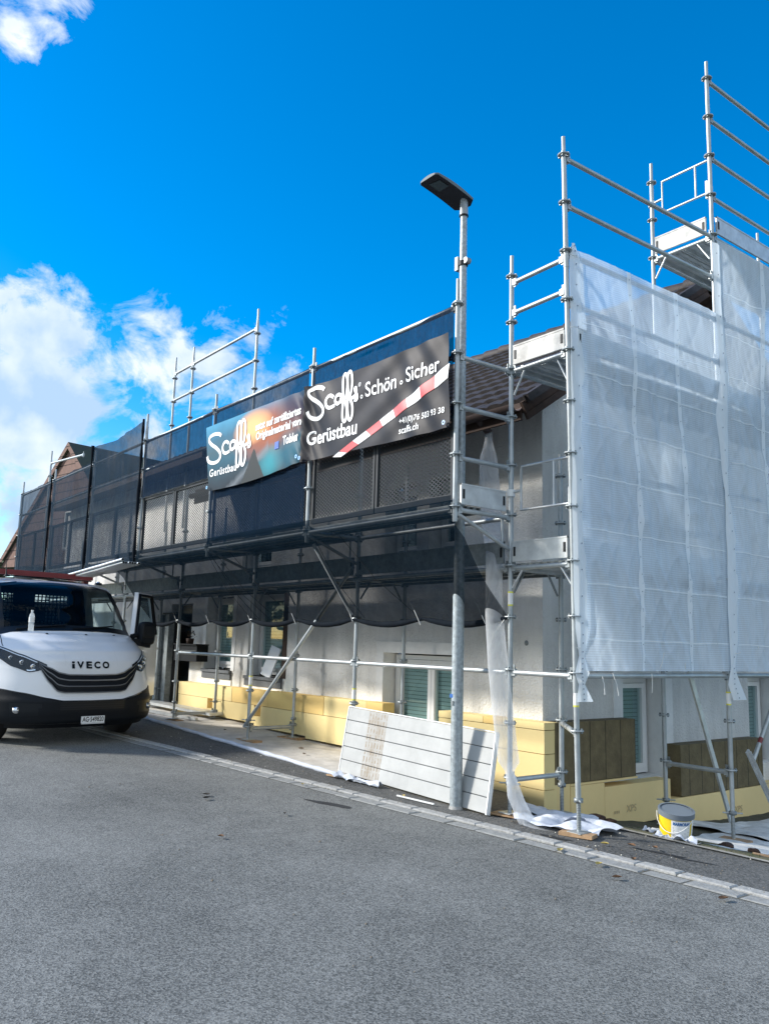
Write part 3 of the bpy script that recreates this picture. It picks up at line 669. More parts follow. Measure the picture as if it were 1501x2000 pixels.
def gate(x0, x1, xb, y, z0, z1):
    mb = MB()
    mb.path([(x1, y, z1), (x0, y, z1), (x0, y, z0), (x1, y, z0)], .014, ALU, 8); mb.tube((xb, y, z0), (xb, y, z1), .012, ALU, 8); mb.beam((x1-.01, y, z0-.07), (x1-.01, y, z0+.15), .03, .04, PVC)
    g = mb.obj('gate', SB); c = MB(); c.tube((-.79, y, (z0+z1)/2-.03), (x0, y, (z0+z1)/2-.02), .014, ALU, 8); c.lathe([(.026, 0), (.042, 0), (.042, .07), (.026, .07)], (-.79, y, (z0+z1)/2-.07), PVC, 12, smooth=False); c.obj('coupler', g)
gate(-.655, -.03, -.24, 0, 1.535, 1.97); gate(-.64, -.03, -.19, 2.5, 5.54, 5.95)
mb = MB(); mb.beam((-.4, 2.40, 0), (-.4, 3.16, -1.66), .06, .025, ALU, upv=(1, 0, 0)); mb.obj('raking_strut', SB)
mb = MB(); mb.tube((-.25, 3.40, -1.0), (-.25, 5.0, 1.0), .0241, STEEL, 12); mb.tube((-.25, 3.555, -.806), (-.25, 3.60, -.75), .0255, REDP, 12); mb.obj('brace', SB)
mb = MB(); mb.tube((-.03, 2.5, 2.0), (-.03, 5.07, 4.9), .02, STEEL, 10); mb.obj('brace', SB)
ch = MB(); ch.beam((.12, 2.62, -.80), (.12, 3.45, -1.85), .055, .02, ALU, upv=(1, 0, 0)); ch.beam((.145, 2.62, -.80), (.145, 3.45, -1.85), .004, .035, ALU, upv=(1, 0, 0)); tag(ch.obj('aluminium_channel'), 'loose aluminium channel leaning against the scaffold leg by the right edge', 'channel')
# stickers on legs
STK = mat('yellow_sticker', (.75, .72, .10), .5); STKW = mat('white_sticker', (.8, .8, .78), .5)
def sticker(x, y, z, h=.11, m1=STKW, m2=STK):
    mb = MB(); mb.tube((x, y, z), (x, y, z+h), R_+.0012, m1, 14, cap=False)
    for q in (z-.016, z+h): mb.tube((x, y, q), (x, y, q+.016), R_+.0013, m2, 14, cap=False)
    return mb.obj('sticker')
for (p, q, root) in (((0, 0), -.28, SB), ((0, 2.5), -.32, SB), ((-.79, 0), .62, SA), ((-5.83, 0), -.42, SA), ((-3.32, 0), -.45, SA)):
    o = sticker(p[0]+(LEAN[0]*q if p == (0, 0) else 0), p[1]+(LEAN[1]*q if p == (0, 0) else 0), q); o.parent = root

# ------------------------------------------------------------------ nets
def n3(x, y, z): return noise.noise(Vector((x, y, z)))
def net_panel(name, x0, x1, z0, z1, y, m, label, nx=60, nz=40, amp=.03, seed=0, group=None, skip=None):
    mb = MB()
    def fn(u, v):
        x = x0+(x1-x0)*u; z = z0+(z1-z0)*v; edge = min(u, 1-u, 1)*6; k = min(1, edge)
        return (x, y+amp*k*(n3(x*1.6+seed, z*.8, 1)+.5*n3(x*6+seed, z*2.2, 3)), z - .03*math.sin(u*math.pi)*(1 if v > .9 else 0))
    mb.grid(fn, nx, nz, m)
    return tag(mb.obj(name), label, 'net', group)
NG = 'dark nets tied along the street scaffold'
net_panel('safety_net', XC[1]+.03, XC[0]-.02, 2.35, 3.49, -.76, NETD, 'dark net band above the banner, nearest the street lamp', group=NG, seed=1)
net_panel('safety_net', XC[2]+.03, XC[1]-.03, 1.52, 3.49, -.77, NETD, 'dark net behind the left banner with the sunset picture', group=NG, seed=2)
net_panel('safety_net', XC[3]+.03, XC[2]-.03, 2.50, 3.49, -.76, NETD, 'dark net strip just left of the two banners, above the bare mesh panels', group=NG, seed=3)
lab = ['dark net bay right of the tall knotted post, over the van pipes', 'dark net bay second from the far left end of the scaffold', 'dark net bay at the far left end of the scaffold']
for i in (3, 4, 5):
    mb = MB(); x0, x1 = XC[i+1], XC[i]; zt0 = 3.80 if i == 3 else 3.5; zt1 = 3.85 if i == 3 else 3.5
    def fn(u, v, i=i, x0=x0, x1=x1, zt0=zt0, zt1=zt1):
        x = x0+.02+(x1-x0-.04)*u; top = (zt0+(zt1-zt0)*u) - (.10 if i == 3 else .03)*math.sin(u*math.pi); z = 1.38+(top-1.38)*v; k = min(1, min(u, 1-u)*7)
        return (x, -.78+.06*k*(n3(x*1.3, z*.6, i)+.5*n3(x*5, z*1.8, i))-.07*math.sin(u*3.14)*.5, z)
    mb.grid(fn, 60, 50, NETF); tag(mb.obj('safety_net'), ['dark net bay with a raised top corner, above the van cab', lab[1], lab[2]][i-3], 'net', NG)
KNOT = mat('bunched_net', (.008, .012, .018), .9, spec=.08, vary=.3, bump=.5)
mb = MB()   # bunched net overlaps down the posts
for i, (x, zt) in enumerate(((XC[3], 3.86), (XC[4], 3.82), (XC[5], 3.5))):
    pts = [(x+.03*n3(i, z*2, 0), -.80, 1.4+z*(zt-1.4)/12) for z in range(13)]; mb = MB(); mb.path(pts, [.014+.055*abs(n3(i*3, z*1.7, 2)) for z in range(13)], KNOT, 8)
    tag(mb.obj('bunched_net'), ['bunched dark net edge on the tallest console post, above the van', 'bunched dark net edge on the second post left of the tallest', 'bunched dark net edge on the post nearest the brown shingled house'][i], 'net')
# sloping catch net under the overhanging level with a rolled lower hem
def catch(x0, x1, label, left=False):
    mb = MB()
    def lowz(x):
        t = ((x-XA[0])/2.52) % .5/.5; return .50-.065*math.sin(t*math.pi)
    def fn(u, v):
        x = x0+(x1-x0)*u; zb_ = lowz(x); y = -.73+.70*v; z = 1.40+(zb_-1.40)*v - .09*math.sin(v*math.pi)*(.7+.3*n3(x*1.5, v, 0))
        if v < .16: y = -.80+.03*(v/.16)**3; z = 1.60-.30*v/.16
        return (x, y+.025*n3(x*3, v*2, 5), z)
    mb.grid(fn, 90, 24, NETS); o = mb.obj('catch_net'); tag(o, label, 'net')
    h = MB(); n = 70; pts = []; rs = []
    for i in range(n+1):
        x = x0+(x1-x0)*i/n; pts.append((x, -.045+.008*n3(x*9, 0, 0), lowz(x)-.01)); rs.append(.016+.020*abs(math.sin(((x-XA[0])/1.26)*math.pi))**.6+.006*n3(x*14, 1, 1))
    h.path(pts, rs, KNOT, 10); h.obj('rolled_hem', o); return o
catch(XA[3]-1.05, -.80, 'dark see-through catch net slung under the overhanging deck, rolled hem below')
CORD = mat('white_cord', (.75, .75, .72), .6)
mb = MB()
for (x, z) in ((-1.06, .47), (-2.05, .46), (-3.30, .50), (-4.58, .47), (-5.80, .50), (-7.1, .47), (-8.30, .5)):
    mb.path([(x, -.07, z-.04), (x-.03, -.09, z+.04), (x-.06, -.12, z+.13), (x-.10, -.14, z+.20)], .0045, CORD, 6)
mb.path([(-.80, -.05, .5), (-.86, -.06, .42), (-.95, -.07, .33), (-1.0, -.07, .2)], .004, CORD, 6)
tag(mb.obj('tie_cord'), 'thin white ties knotted along the rolled hem of the catch net', 'cord')
mb = MB(); BC = mat('black_cord', (.02, .02, .02), .8)
for (xa, xb) in ((-5.95, -5.82), (-5.85, -5.6), (-5.7, -5.1), (-3.2, -3.1), (-2.7, -2.1), (-5.3, -4.6), (-5.9, -5.3)): mb.path([(xa, -.72, 1.38), ((xa+xb)/2, -.42, .9), (xb, -.04, .50)], .003, BC, 5)
tag(mb.obj('net_lines'), 'black strings running down inside the catch net', 'cord')

# white nets on the gable scaffold
EYE = mat('net_eyelet', (.25, .3, .36), .6)
def white_net(y0, y1, z0, z1, x, strips, label, lean=False, band=True):
    mb = MB()
    def pos(y, z, o=0.0):
        L_ = LEAN[0]*z*(1-min(1, (y-y0)/2.5)) if lean else 0; k = min(1, min(y-y0, y1-y)/(.25)); k = max(k, 0)
        fold = .045*n3(y*1.2+z*.5, z*.35, 2)+.022*n3(y*4+z*1.2, z*.6, 7)+.010*n3(y*11+z*2.4, z*1.0, 4)
        q_ = 1-abs(n3(y*5.5+z*2.4, z*.9-y*.8, 12))*2.2; fold += .020*max(0, q_)**3; q_ = 1-abs(n3(y*3.5-z*1.6, z*1.3, 21))*2.4; fold += .016*max(0, q_)**3; kt = min(1, max(0, (z1-z)/.5)); fold *= .25+.75*kt; bot = max(0, 1-(z-z0)/.9); fold += bot*.03*n3(y*9, z*.7, 9)
        fold = max(fold, -.015) + .02
        return (x+L_+k*fold+o, y, z)
    mb.grid(lambda u, v: pos(y0+(y1-y0)*u, z0+(z1-z0)*v), 130, 170, NETW); o = mb.obj('scaffold_net'); tag(o, label, 'net')
    for (ya, yb, w) in strips:
        s = MB()
        s.grid(lambda u, v: pos(ya+(yb-ya)*(1-v)+ (u-.5)*w + .012*n3(v*7, ya, 0), z0+(z1-z0)*v, .006), 2, 80, NETB)
        for q in range(24): 
            v = (q+.5)/24; p = pos(ya+(yb-ya)*(1-v), z0+(z1-z0)*v, .010); s.box((p[0]-.001, p[1]-.005, p[2]-.005), (p[0]+.001, p[1]+.005, p[2]+.005), EYE)
        s.obj('reinforced_strip', o)
    for z in [z0+.28+.5*i for i in range(int((z1-z0)/.5))]:
        s = MB(); s.grid(lambda u, v: pos(y0+.1+(y1-y0-.15)*u, z+.012*(v-.5)+.01*n3(u*6, z, 0), .006), 70, 1, NETB); s.obj('seam', o)
    return o
white_net(.02, 2.50, .02, 4.02, .040, [(.842, .895, .062), (1.647, 1.72, .075)], 'white translucent net on the first bay round the corner, hanging below two bare rails', lean=True)
white_net(2.50, 5.05, .02, 4.92, .055, [(3.42, 3.24, .08), (4.3, 4.2, .08)], 'taller white translucent net at the right edge, below the top deck', lean=False)
def band(pts, ws, label, x):
    mb = MB(); n = len(pts)-1
    def fn(u, v):
        f = v*n; i = min(int(f), n-1); t = f-i; y = pts[i][0]*(1-t)+pts[i+1][0]*t; z = pts[i][1]*(1-t)+pts[i+1][1]*t; w = ws[i]*(1-t)+ws[i+1]*t
        return (x+LEAN[0]*z*(1 if y < 1 else 0)+.02*math.cos((u-.5)*3)+.008*n3(u*3, z*3, 0), y+(u-.5)*w+.01*n3(z*2, 1, 0), z)
    mb.grid(fn, 8, 90, NETB)
    for q in range(30):
        p = fn(.35, (q+.5)/30); mb.box((p[0]+.006, p[1]-.004, p[2]-.006), (p[0]+.010, p[1]+.006, p[2]+.006), EYE)
    return tag(mb.obj('net_overlap'), label, 'net')
band([(.08, -.25), (.04, -.10), (.05, .0), (.04, .15), (.07, .4), (.08, 1.2), (.09, 2.2), (.09, 3.2), (.07, 3.9), (.03, 4.08)], [.22, .08, .20, .07, .22, .26, .26, .24, .20, .03], 'folded white net edge down the corner leg, frayed below the lowest rail', .035)
band([(2.62, -.28), (2.52, -.12), (2.50, .06), (2.55, .5), (2.62, 1.3), (2.50, 1.95), (2.46, 2.8), (2.55, 3.3), (2.48, 4.0), (2.46, 4.85)], [.26, .24, .08, .22, .30, .07, .24, .17, .14, .16], 'folded white net edge down the leg with the sticker, near the right edge', .060)
mb = MB()
for (y, z, dy, dz) in ((.0, .22, -.1, .0), (.3, -.03, -.02, -.16), (1.05, .0, -.06, -.18), (1.15, .0, .05, .2), (1.6, 0, -.05, .1), (2.5, .2, .1, .02), (.45, .0, .03, -.2), (3.0, .1, .1, .15), (3.02, .1, -.05, .2), (0, 3.2, -.16, -.05), (0, 3.9, -.2, -.04)): mb.path([(.06, y, z), (.09, y+dy*.6, z+dz*.5), (.10, y+dy, z+dz)], .003, CORD, 5)
tag(mb.obj('cable_ties'), 'white cable tie ends sticking out along the white net', 'cable tie')

# ------------------------------------------------------------------ banners
TXT = {}
def text_mesh(s, bold=0.0, spacing=1.0):
    c = D.curves.new('t', 'FONT'); c.body = s; c.size = 1; c.offset = bold; c.space_character = spacing; c.resolution_u = 4
    o = D.objects.new('t', c); COL.objects.link(o); dg = bpy.context.evaluated_depsgraph_get(); me = D.meshes.new_from_object(o.evaluated_get(dg))
    vs = [(v.co.x, v.co.y) for v in me.vertices]; fs = [tuple(p.vertices) for p in me.polygons]; COL.objects.unlink(o); D.objects.remove(o)
    x0 = min(v[0] for v in vs); x1 = max(v[0] for v in vs)
    return [(v[0]-x0, v[1]) for v in vs], fs, x1-x0
def put_text(mb, s, fn, x0, x1, zbase0, zbase1, m, bold=0.0, vs=1.0, spacing=1.0):
    """fn(x, z) gives the 3D point of the carrier; text runs from x0 to x1, baseline zbase0..zbase1, vs = height stretch"""
    V, F, w = text_mesh(s, bold, spacing); k = (x1-x0)/w
    mb.add([fn(x0+v[0]*k, zbase0+(zbase1-zbase0)*v[0]/w+v[1]*k*vs) for v in V], F, m)
def spline(P, sub=7):
    out = []
    for i in range(len(P)-1):
        p0, p1, p2_, p3 = P[max(i-1, 0)], P[i], P[i+1], P[min(i+2, len(P)-1)]
        for j in range(sub):
            t = j/sub; out.append(tuple(.5*((2*p1[k])+(-p0[k]+p2_[k])*t+(2*p0[k]-5*p1[k]+4*p2_[k]-p3[k])*t*t+(-p0[k]+3*p1[k]-3*p2_[k]+p3[k])*t**3) for k in (0, 1)))
    out.append(P[-1]); return out
SCR = [[(0.309, 0.452), (0.259, 0.485), (0.145, 0.504), (0.043, 0.49), (0.024, 0.444), (0.077, 0.389), (0.215, 0.309), (0.302, 0.233), (0.306, 0.169), (0.246, 0.132), (0.134, 0.133), (0.036, 0.174), (0.0, 0.242)],
[(0.499, 0.318), (0.439, 0.352), (0.386, 0.343), (0.356, 0.296), (0.379, 0.232), (0.442, 0.204), (0.53, 0.217)],
[(0.655, 0.305), (0.594, 0.329), (0.542, 0.309), (0.538, 0.257), (0.583, 0.223), (0.634, 0.247), (0.655, 0.305), (0.658, 0.242), (0.695, 0.203)],
[(0.695, 0.203), (0.752, 0.294), (0.771, 0.434), (0.745, 0.523), (0.703, 0.537), (0.679, 0.476), (0.691, 0.266), (0.694, 0.1), (0.706, 0.015), (0.742, -0.016), (0.774, 0.022), (0.779, 0.124), (0.75, 0.201), (0.79, 0.213)],
[(0.79, 0.213), (0.838, 0.275), (0.864, 0.412), (0.848, 0.514), (0.805, 0.545), (0.774, 0.495), (0.786, 0.286), (0.797, 0.099), (0.819, 0.003), (0.854, -0.014), (0.884, 0.041), (0.885, 0.142), (0.851, 0.214), (0.907, 0.229)],
[(0.907, 0.229), (0.955, 0.259), (0.945, 0.322), (0.919, 0.317), (0.973, 0.234), (0.969, 0.189), (0.919, 0.196)]]
def script_logo(mb, fn, ox, oz, sx, sz, m, w=.021):
    for si, st in enumerate(SCR):
        P = spline(st); vs = []; ww = w*(1.15 if si == 0 else 1)
        for i, p in enumerate(P):
            a, b = P[max(i-1, 0)], P[min(i+1, len(P)-1)]; dx, dz = b[0]-a[0], b[1]-a[1]; l = math.hypot(dx, dz) or 1; nx_, nz_ = -dz/l*ww, dx/l*ww
            vs += [fn(ox+(p[0]+nx_)*sx, oz+(p[1]+nz_)*sz, .0003*si), fn(ox+(p[0]-nx_)*sx, oz+(p[1]-nz_)*sz, .0003*si)]
        mb.add(vs, [(2*i, 2*i+1, 2*i+3, 2*i+2) for i in range(len(P)-1)], m)
WHT = mat('white_print', (.82, .83, .84), .5); RED = mat('red_print', (.72, .05, .06), .5)
BAN1 = mat('black_banner', (.009, .010, .017), .50, spec=.16, vary=.25, vscale=2, bump=.15, bscale=8)
def bil(c, u, v):   # TL TR BR BL
    t = [c[0][k]*(1-u)+c[1][k]*u for k in (0, 1)]; b = [c[3][k]*(1-u)+c[2][k]*u for k in (0, 1)]
    return [b[k]*(1-v)+t[k]*v for k in (0, 1)]
def wr1(x, z):
    k = n3(x*1.3, z*1.6, 11)*.014 + .012*math.sin((x+3.35)*9+(z-2.3)*7)*math.exp(-((x+3.1)/.35)**2)
    k += .020*math.exp(-((x+3.30)/.22)**2)*math.sin(z*26+x*40) * .35
    k += .05*math.exp(-((x+3.36)/.10)**2)
    d = (x+.85)+(z-3.2)*.7; k += .009*math.sin(d*16)*math.exp(-((x+1.2)/.5)**2)
    k += .005*math.sin((x*.5-z)*17+1)*math.exp(-((x+1.8)/.8)**2)
    return k
def rg(mb, fn, x, z, s):
    put_text(mb, 'R', fn, x-.012*s, x+.012*s, z-.016*s, z-.016*s, WHT); P = [(x+.030*s*math.cos(a/16*6.2832), z+.030*s*math.sin(a/16*6.2832)) for a in range(17)]; Q = [(x+.023*s*math.cos(a/16*6.2832), z+.023*s*math.sin(a/16*6.2832)) for a in range(17)]
    mb.add([fn(*p) for p in P]+[fn(*q) for q in Q], [(i, i+1, i+18, i+17) for i in range(16)], WHT)
bn = thing('banner', 'black advertising banner with white script, phone number and red and white stripe', 'banner', (-2.1, -.8, 2.25))
C1 = [(-3.345, 3.215), (-.85, 3.205), (-.81, 2.256), (-3.37, 2.295)]
def b1(x, z, o=0.0): return (x, -.815-wr1(x, z)-.006-o, z)
mb = MB()
def b1f(u, v):
    x, z = bil(C1, u, v); z += -.02*math.sin(u*math.pi)*(v)+.018*math.sin(u*math.pi*2)*(1-v)*.6
    return (x, -.815-wr1(x, z), z)
mb.grid(b1f, 160, 70, BAN1); local(mb.obj('cloth', bn))
mb = MB(); script_logo(mb, b1, -3.285, 2.66, 1, 1, WHT); LOGO1 = mb; local(mb.obj('script_logo', bn))
def ring(mb, fn, x, z, ro, ri):
    n = 16; vs = [fn(x+ro*math.cos(a/n*6.2832), z+ro*math.sin(a/n*6.2832)) for a in range(n+1)]+[fn(x+ri*math.cos(a/n*6.2832), z+ri*math.sin(a/n*6.2832)) for a in range(n+1)]
    mb.add(vs, [(i, i+1, i+n+2, i+n+1) for i in range(n)], WHT)
mb = MB()
put_text(mb, 'Schön', b1, -2.165, -1.627, 2.845, 2.822, WHT, bold=.012); local(mb.obj('slogan', bn)); mb = MB(); put_text(mb, 'Sicher', b1, -1.476, -.955, 2.848, 2.845, WHT, bold=.012); local(mb.obj('slogan', bn)); mb = MB(); rg(mb, b1, -2.275, 3.01, .8); local(mb.obj('registered_mark', bn)); mb = MB()
ring(mb, b1, -2.229, 2.86, .022, .012); ring(mb, b1, -1.55, 2.862, .022, .012); local(mb.obj('slogan_dots', bn)); mb = MB()
put_text(mb, 'Gerüstbau', b1, -3.272, -2.30, 2.490, 2.462, WHT, bold=.02); local(mb.obj('trade_name', bn)); mb = MB()
put_text(mb, '+41(0)76 503 93 38', b1, -1.569, -.885, 2.424, 2.408, WHT, bold=.008); local(mb.obj('phone_number', bn)); mb = MB(); put_text(mb, 'scaffs.ch', b1, -1.573, -1.252, 2.322, 2.312, WHT, bold=.008)
local(mb.obj('web_address', bn))
mb = MB(); n = 12   # barrier tape stripe
A0, A1 = (-2.752, 2.27), (-.83, 2.875); B0, B1 = (-2.587, 2.245), (-.815, 2.742)
def seg(u, v): a = [A0[k]*(1-u)+A1[k]*u for k in (0, 1)]; b = [B0[k]*(1-u)+B1[k]*u for k in (0, 1)]; return [a[k]*(1-v)+b[k]*v for k in (0, 1)]
cuts = [0, .065, .19, .31, .43, .545, .66, .775, .885, 1.0]
for i in range(9):
    mb.grid(lambda u, v, i=i: b1(*seg(cuts[i]+(cuts[i+1]-cuts[i])*u + (.018 if True else 0)*(v-.5)*-1*(1 if i else 0), v)), 8, 4, WHT if i % 2 == 0 else RED)
local(mb.obj('stripe', bn))
def eyelet(x, z, y=-.84, parent=None):
    e = MB(); e.lathe([(.010, 0), (.024, 0), (.024, -.006), (.010, -.006)], (x, y, z), CHROME, 14, axis='y', smooth=False); local(e.obj('eyelet', parent))
eyelet(-.86, 2.30, -.845, bn); eyelet(-3.33, 2.34, -.90, bn)
# second banner: printed picture
def build_pic(t):
    b = TB(t); tcn = b.n('ShaderNodeTexCoord'); o = b.n('ShaderNodeOutputMaterial'); sx = b.n('ShaderNodeSeparateXYZ'); b.l(tcn.outputs['Object'], sx.inputs[0])
    X, Z = sx.outputs[0], sx.outputs[2]       # object space: X -1.35..1.35, Z 0..1
    vec = tcn.outputs['Object']; nn = b.noise(vec, 3, 5, .6); n2 = b.noise(vec, 7, 6, .6)
    r = b.n('ShaderNodeValToRGB'); e = r.color_ramp.elements; zz = b.m('ADD', Z, b.m('MULTIPLY', b.m('SUBTRACT', nn, .5), .25)); b.l(zz, r.inputs[0])
    e[0].position = .0; e[0].color = (.006, .012, .02, 1); e[1].position = .97; e[1].color = (.05, .28, .46, 1)
    for p, c in ((.22, (.012, .04, .06)), (.40, (.012, .09, .14)), (.55, (.04, .10, .13)), (.75, (.03, .13, .21))): q = e.new(p); q.color = (*c, 1)
    def glow(cx, cz, rx, rz, col, prev, k):
        dx = b.m('DIVIDE', b.m('SUBTRACT', X, cx), rx); dz = b.m('DIVIDE', b.m('SUBTRACT', Z, cz), rz); d = b.m('ADD', b.m('MULTIPLY', dx, dx), b.m('MULTIPLY', dz, dz)); g = b.m('MULTIPLY', b.m('SUBTRACT', 1.0, d, clamp=True), k)
        mxx = b.n('ShaderNodeMixRGB'); b.l(g, mxx.inputs[0]); b.l(prev, mxx.inputs[1]); mxx.inputs[2].default_value = (*col, 1); return mxx.outputs[0]
    c = glow(.45, .62, 1.0, .42, (.36, .10, .035), r.outputs[0], 1.0); c = glow(.05, .72, .55, .25, (.95, .50, .22), c, 1.1); c = glow(1.1, .85, .5, .35, (.03, .02, .05), c, .9); c = glow(.55, .18, .35, .25, (.03, .28, .34), c, .9); c = glow(1.0, .25, .4, .3, (.015, .12, .18), c, .8)
    # waterfall-like pale streak and dark mountain
    dv = b.m('ABSOLUTE', b.m('SUBTRACT', b.m('ADD', b.m('SUBTRACT', Z, b.m('MULTIPLY', X, .42)), b.m('MULTIPLY', b.m('SUBTRACT', n2, .5), .12)), .18)); s = b.m('MULTIPLY', b.m('SUBTRACT', 1.0, b.m('DIVIDE', dv, .10), clamp=True), b.m('MULTIPLY', b.m('LESS_THAN', X, .5), .6))
    mxx = b.n('ShaderNodeMixRGB'); b.l(s, mxx.inputs[0]); b.l(c, mxx.inputs[1]); mxx.inputs[2].default_value = (.22, .25, .28, 1); c = mxx.outputs[0]
    mh = b.m('SUBTRACT', .42, b.m('MULTIPLY', b.m('ABSOLUTE', b.m('SUBTRACT', X, .12)), 1.4)); mk = b.m('LESS_THAN', Z, b.m('ADD', mh, b.m('MULTIPLY', b.m('SUBTRACT', n2, .5), .12)))
    mxx = b.n('ShaderNodeMixRGB'); b.l(mk, mxx.inputs[0]); b.l(c, mxx.inputs[1]); mxx.inputs[2].default_value = (.03, .035, .035, 1); c = mxx.outputs[0]
    pr = b.n('ShaderNodeBsdfPrincipled'); pr.inputs['Roughness'].default_value = .55; pr.inputs['Specular IOR Level'].default_value = .15; b.l(c, pr.inputs['Base Color']); b.l(pr.outputs[0], o.inputs[0])
PIC = shader_mix('picture_print', build_pic)
bn2 = thing('banner', 'blue and orange sunset advertising banner with white script, left of the black one', 'banner', (-4.72, -.8, 2.26))
C2 = [(-6.06, 3.235), (-3.41, 3.21), (-3.36, 2.34), (-5.86, 2.275)]
def wr2(x, z):
    k = n3(x*1.2, z*1.5, 31)*.012 + .03*math.exp(-((x+3.42)/.16)**2)*math.sin((z+x)*22)*.6
    k += .006*math.sin(((x+3.4)*1.0+(z-3.2)*.6)*15)*math.exp(-((x+3.8)/.4)**2) - .03*math.exp(-((x+3.38)/.08)**2)
    return k
def b2(x, z, o=0.0): return (x, -.815-wr2(x, z)-.006-o, z)
mb = MB()
def b2f(u, v):
    x, z = bil(C2, u, v); z += .05*math.sin(u*math.pi)*(1-v)*-1 + .0
    return (x+4.72, -.015-wr2(x, z), z-2.26)
mb.grid(b2f, 160, 70, PIC); mb.obj('cloth', bn2)
mb = MB(); script_logo(mb, b2, -5.95, 2.52, 1.28, 1.12, WHT, w=.020); local(mb.obj('script_logo', bn2))
mb = MB(); put_text(mb, 'Gerüstbau', b2, -5.85, -5.04, 2.475, 2.458, WHT, bold=.02, spacing=1.15, vs=.9); local(mb.obj('trade_name', bn2)); mb = MB()
put_text(mb, 'setzt auf zertifiziertes', b2, -4.568, -3.46, 2.915, 2.925, WHT, bold=.03, vs=1.1); local(mb.obj('slogan', bn2)); mb = MB(); put_text(mb, 'Originalmaterial von', b2, -4.55, -3.48, 2.785, 2.790, WHT, bold=.03, vs=1.1); local(mb.obj('slogan', bn2)); mb = MB(); put_text(mb, 'Tobler', b2, -3.86, -3.52, 2.600, 2.610, WHT, bold=.03, vs=1.3)
local(mb.obj('supplier_name', bn2))
mb = MB(); BLU = mat('blue_print', (.02, .10, .45), .5); YEL = mat('yellow_print', (.80, .62, .05), .5)
mb.add([b2(*p) for p in ((-4.06, 2.575), (-3.965, 2.58), (-3.965, 2.675), (-4.06, 2.67))], [(0,1,2,3)], BLU); mb.add([b2(p[0], p[1], .001) for p in ((-4.04, 2.59), (-3.985, 2.59), (-4.0, 2.66), (-4.025, 2.66))], [(0,1,2,3)], YEL)
local(mb.obj('emblem', bn2)); eyelet(-5.84, 2.32, -.85, bn2); eyelet(-3.40, 2.37, -.90, bn2)

# ------------------------------------------------------------------ street lamp
LX, LY = -1.275, -.235; LZ = gz(LX, LY)
lamp = thing('street_lamp', 'tall galvanised street lamp with a flat dark head, beside the black banner', 'street lamp', (LX, LY, LZ))
LAMPS = mat('lamp_galvanised', (.40, .45, .47), .5, .4, vary=.40, vscale=26, bump=.15, bscale=60)
mb = MB(); mb.tube((0, 0, 0), (0, 0, 2.05), .060, LAMPS, 20, r2=.058); mb.tube((0, 0, 2.05), (0, 0, 6.15), .055, LAMPS, 20, r2=.036); mb.tube((0, 0, 0), (0, 0, .03), .07, GRAN, 16, r2=.06); mb.obj('pole', lamp)
mb = MB(); mb.tube((0, 0, 6.13), (0, 0, 6.32), .046, mat('lamp_grey', (.30, .33, .35), .45, .2), 16, r2=.040); mb.tube((0, 0, 6.125), (0, 0, 6.14), .050, BLACKM, 16); mb.obj('socket', lamp)
mb = MB(); mb.tube((0, 0, 5.56), (0, 0, 5.61), .052, BLACKM, 14); mb.box((-.10, -.03, 5.53), (-.055, .03, 5.68), STEELD); mb.tube((.06, -.03, 5.60), (.06, .03, 5.60), .035, STEELD, 12); mb.obj('clamp', lamp)
mb = MB(); BLUP = mat('blue_mark', (.02, .12, .40), .5); mb.box((-.045, -.060, 1.05), (.0, -.045, 1.085), BLUP); mb.box((-.02, -.067, .98), (.01, -.055, 1.02), STEELD); mb.obj('marker', lamp)
HEADG = mat('lamp_head_grey', (.16, .19, .21), .6, spec=.2); HEADD = mat('lamp_head_underside', (.012, .018, .026), .45)
def hw_(s): return .150*(1-.04*s)*min(1, (1-s)*25+.80)*min(1, s*7+.42)
mb = MB(); ns, nu = 24, 12
def topf(u, v):
    s = v; y = .095-.57*s; w = hw_(s); t = (u-.5)*2; z = 6.30+.125*s+.030*math.sin(s*math.pi)+.05*(1-t*t)*(1-.6*s)
    return (w*t-.055, y, z)
def botf(u, v):
    s = v; y = .095-.57*s; w = hw_(s)*.97; t = (u-.5)*2; return (w*t-.055, y, 6.285+.125*s+.010*math.sin(s*math.pi))
mb.grid(topf, nu, ns, HEADG); 
hd = mb.obj('lamp_head', lamp)
mb = MB(); mb.grid(lambda u, v: botf(1-u, v), nu, ns, HEADD)
rim = [topf(0, i/ns) for i in range(ns+1)]+[topf(j/nu, 1) for j in range(1, nu+1)]+[topf(1, 1-i/ns) for i in range(1, ns+1)]+[topf(1-j/nu, 0) for j in range(1, nu+1)]
rim2 = [botf(0, i/ns) for i in range(ns+1)]+[botf(j/nu, 1) for j in range(1, nu+1)]+[botf(1, 1-i/ns) for i in range(1, ns+1)]+[botf(1-j/nu, 0) for j in range(1, nu+1)]
n = len(rim); mb.add(rim+rim2, [(i, (i+1) % n, n+(i+1) % n, n+i) for i in range(n)], HEADG); mb.obj('underside', hd)
mb = MB(); mb.add([Vector(botf(a, b))+Vector((0, 0, -.006)) for a, b in ((.82, .62), (.82, .84), (.30, .88), (.30, .62))], [(0,1,2,3)], mat('led_panel', (.05, .085, .10), .2)); mb.obj('lens', hd)

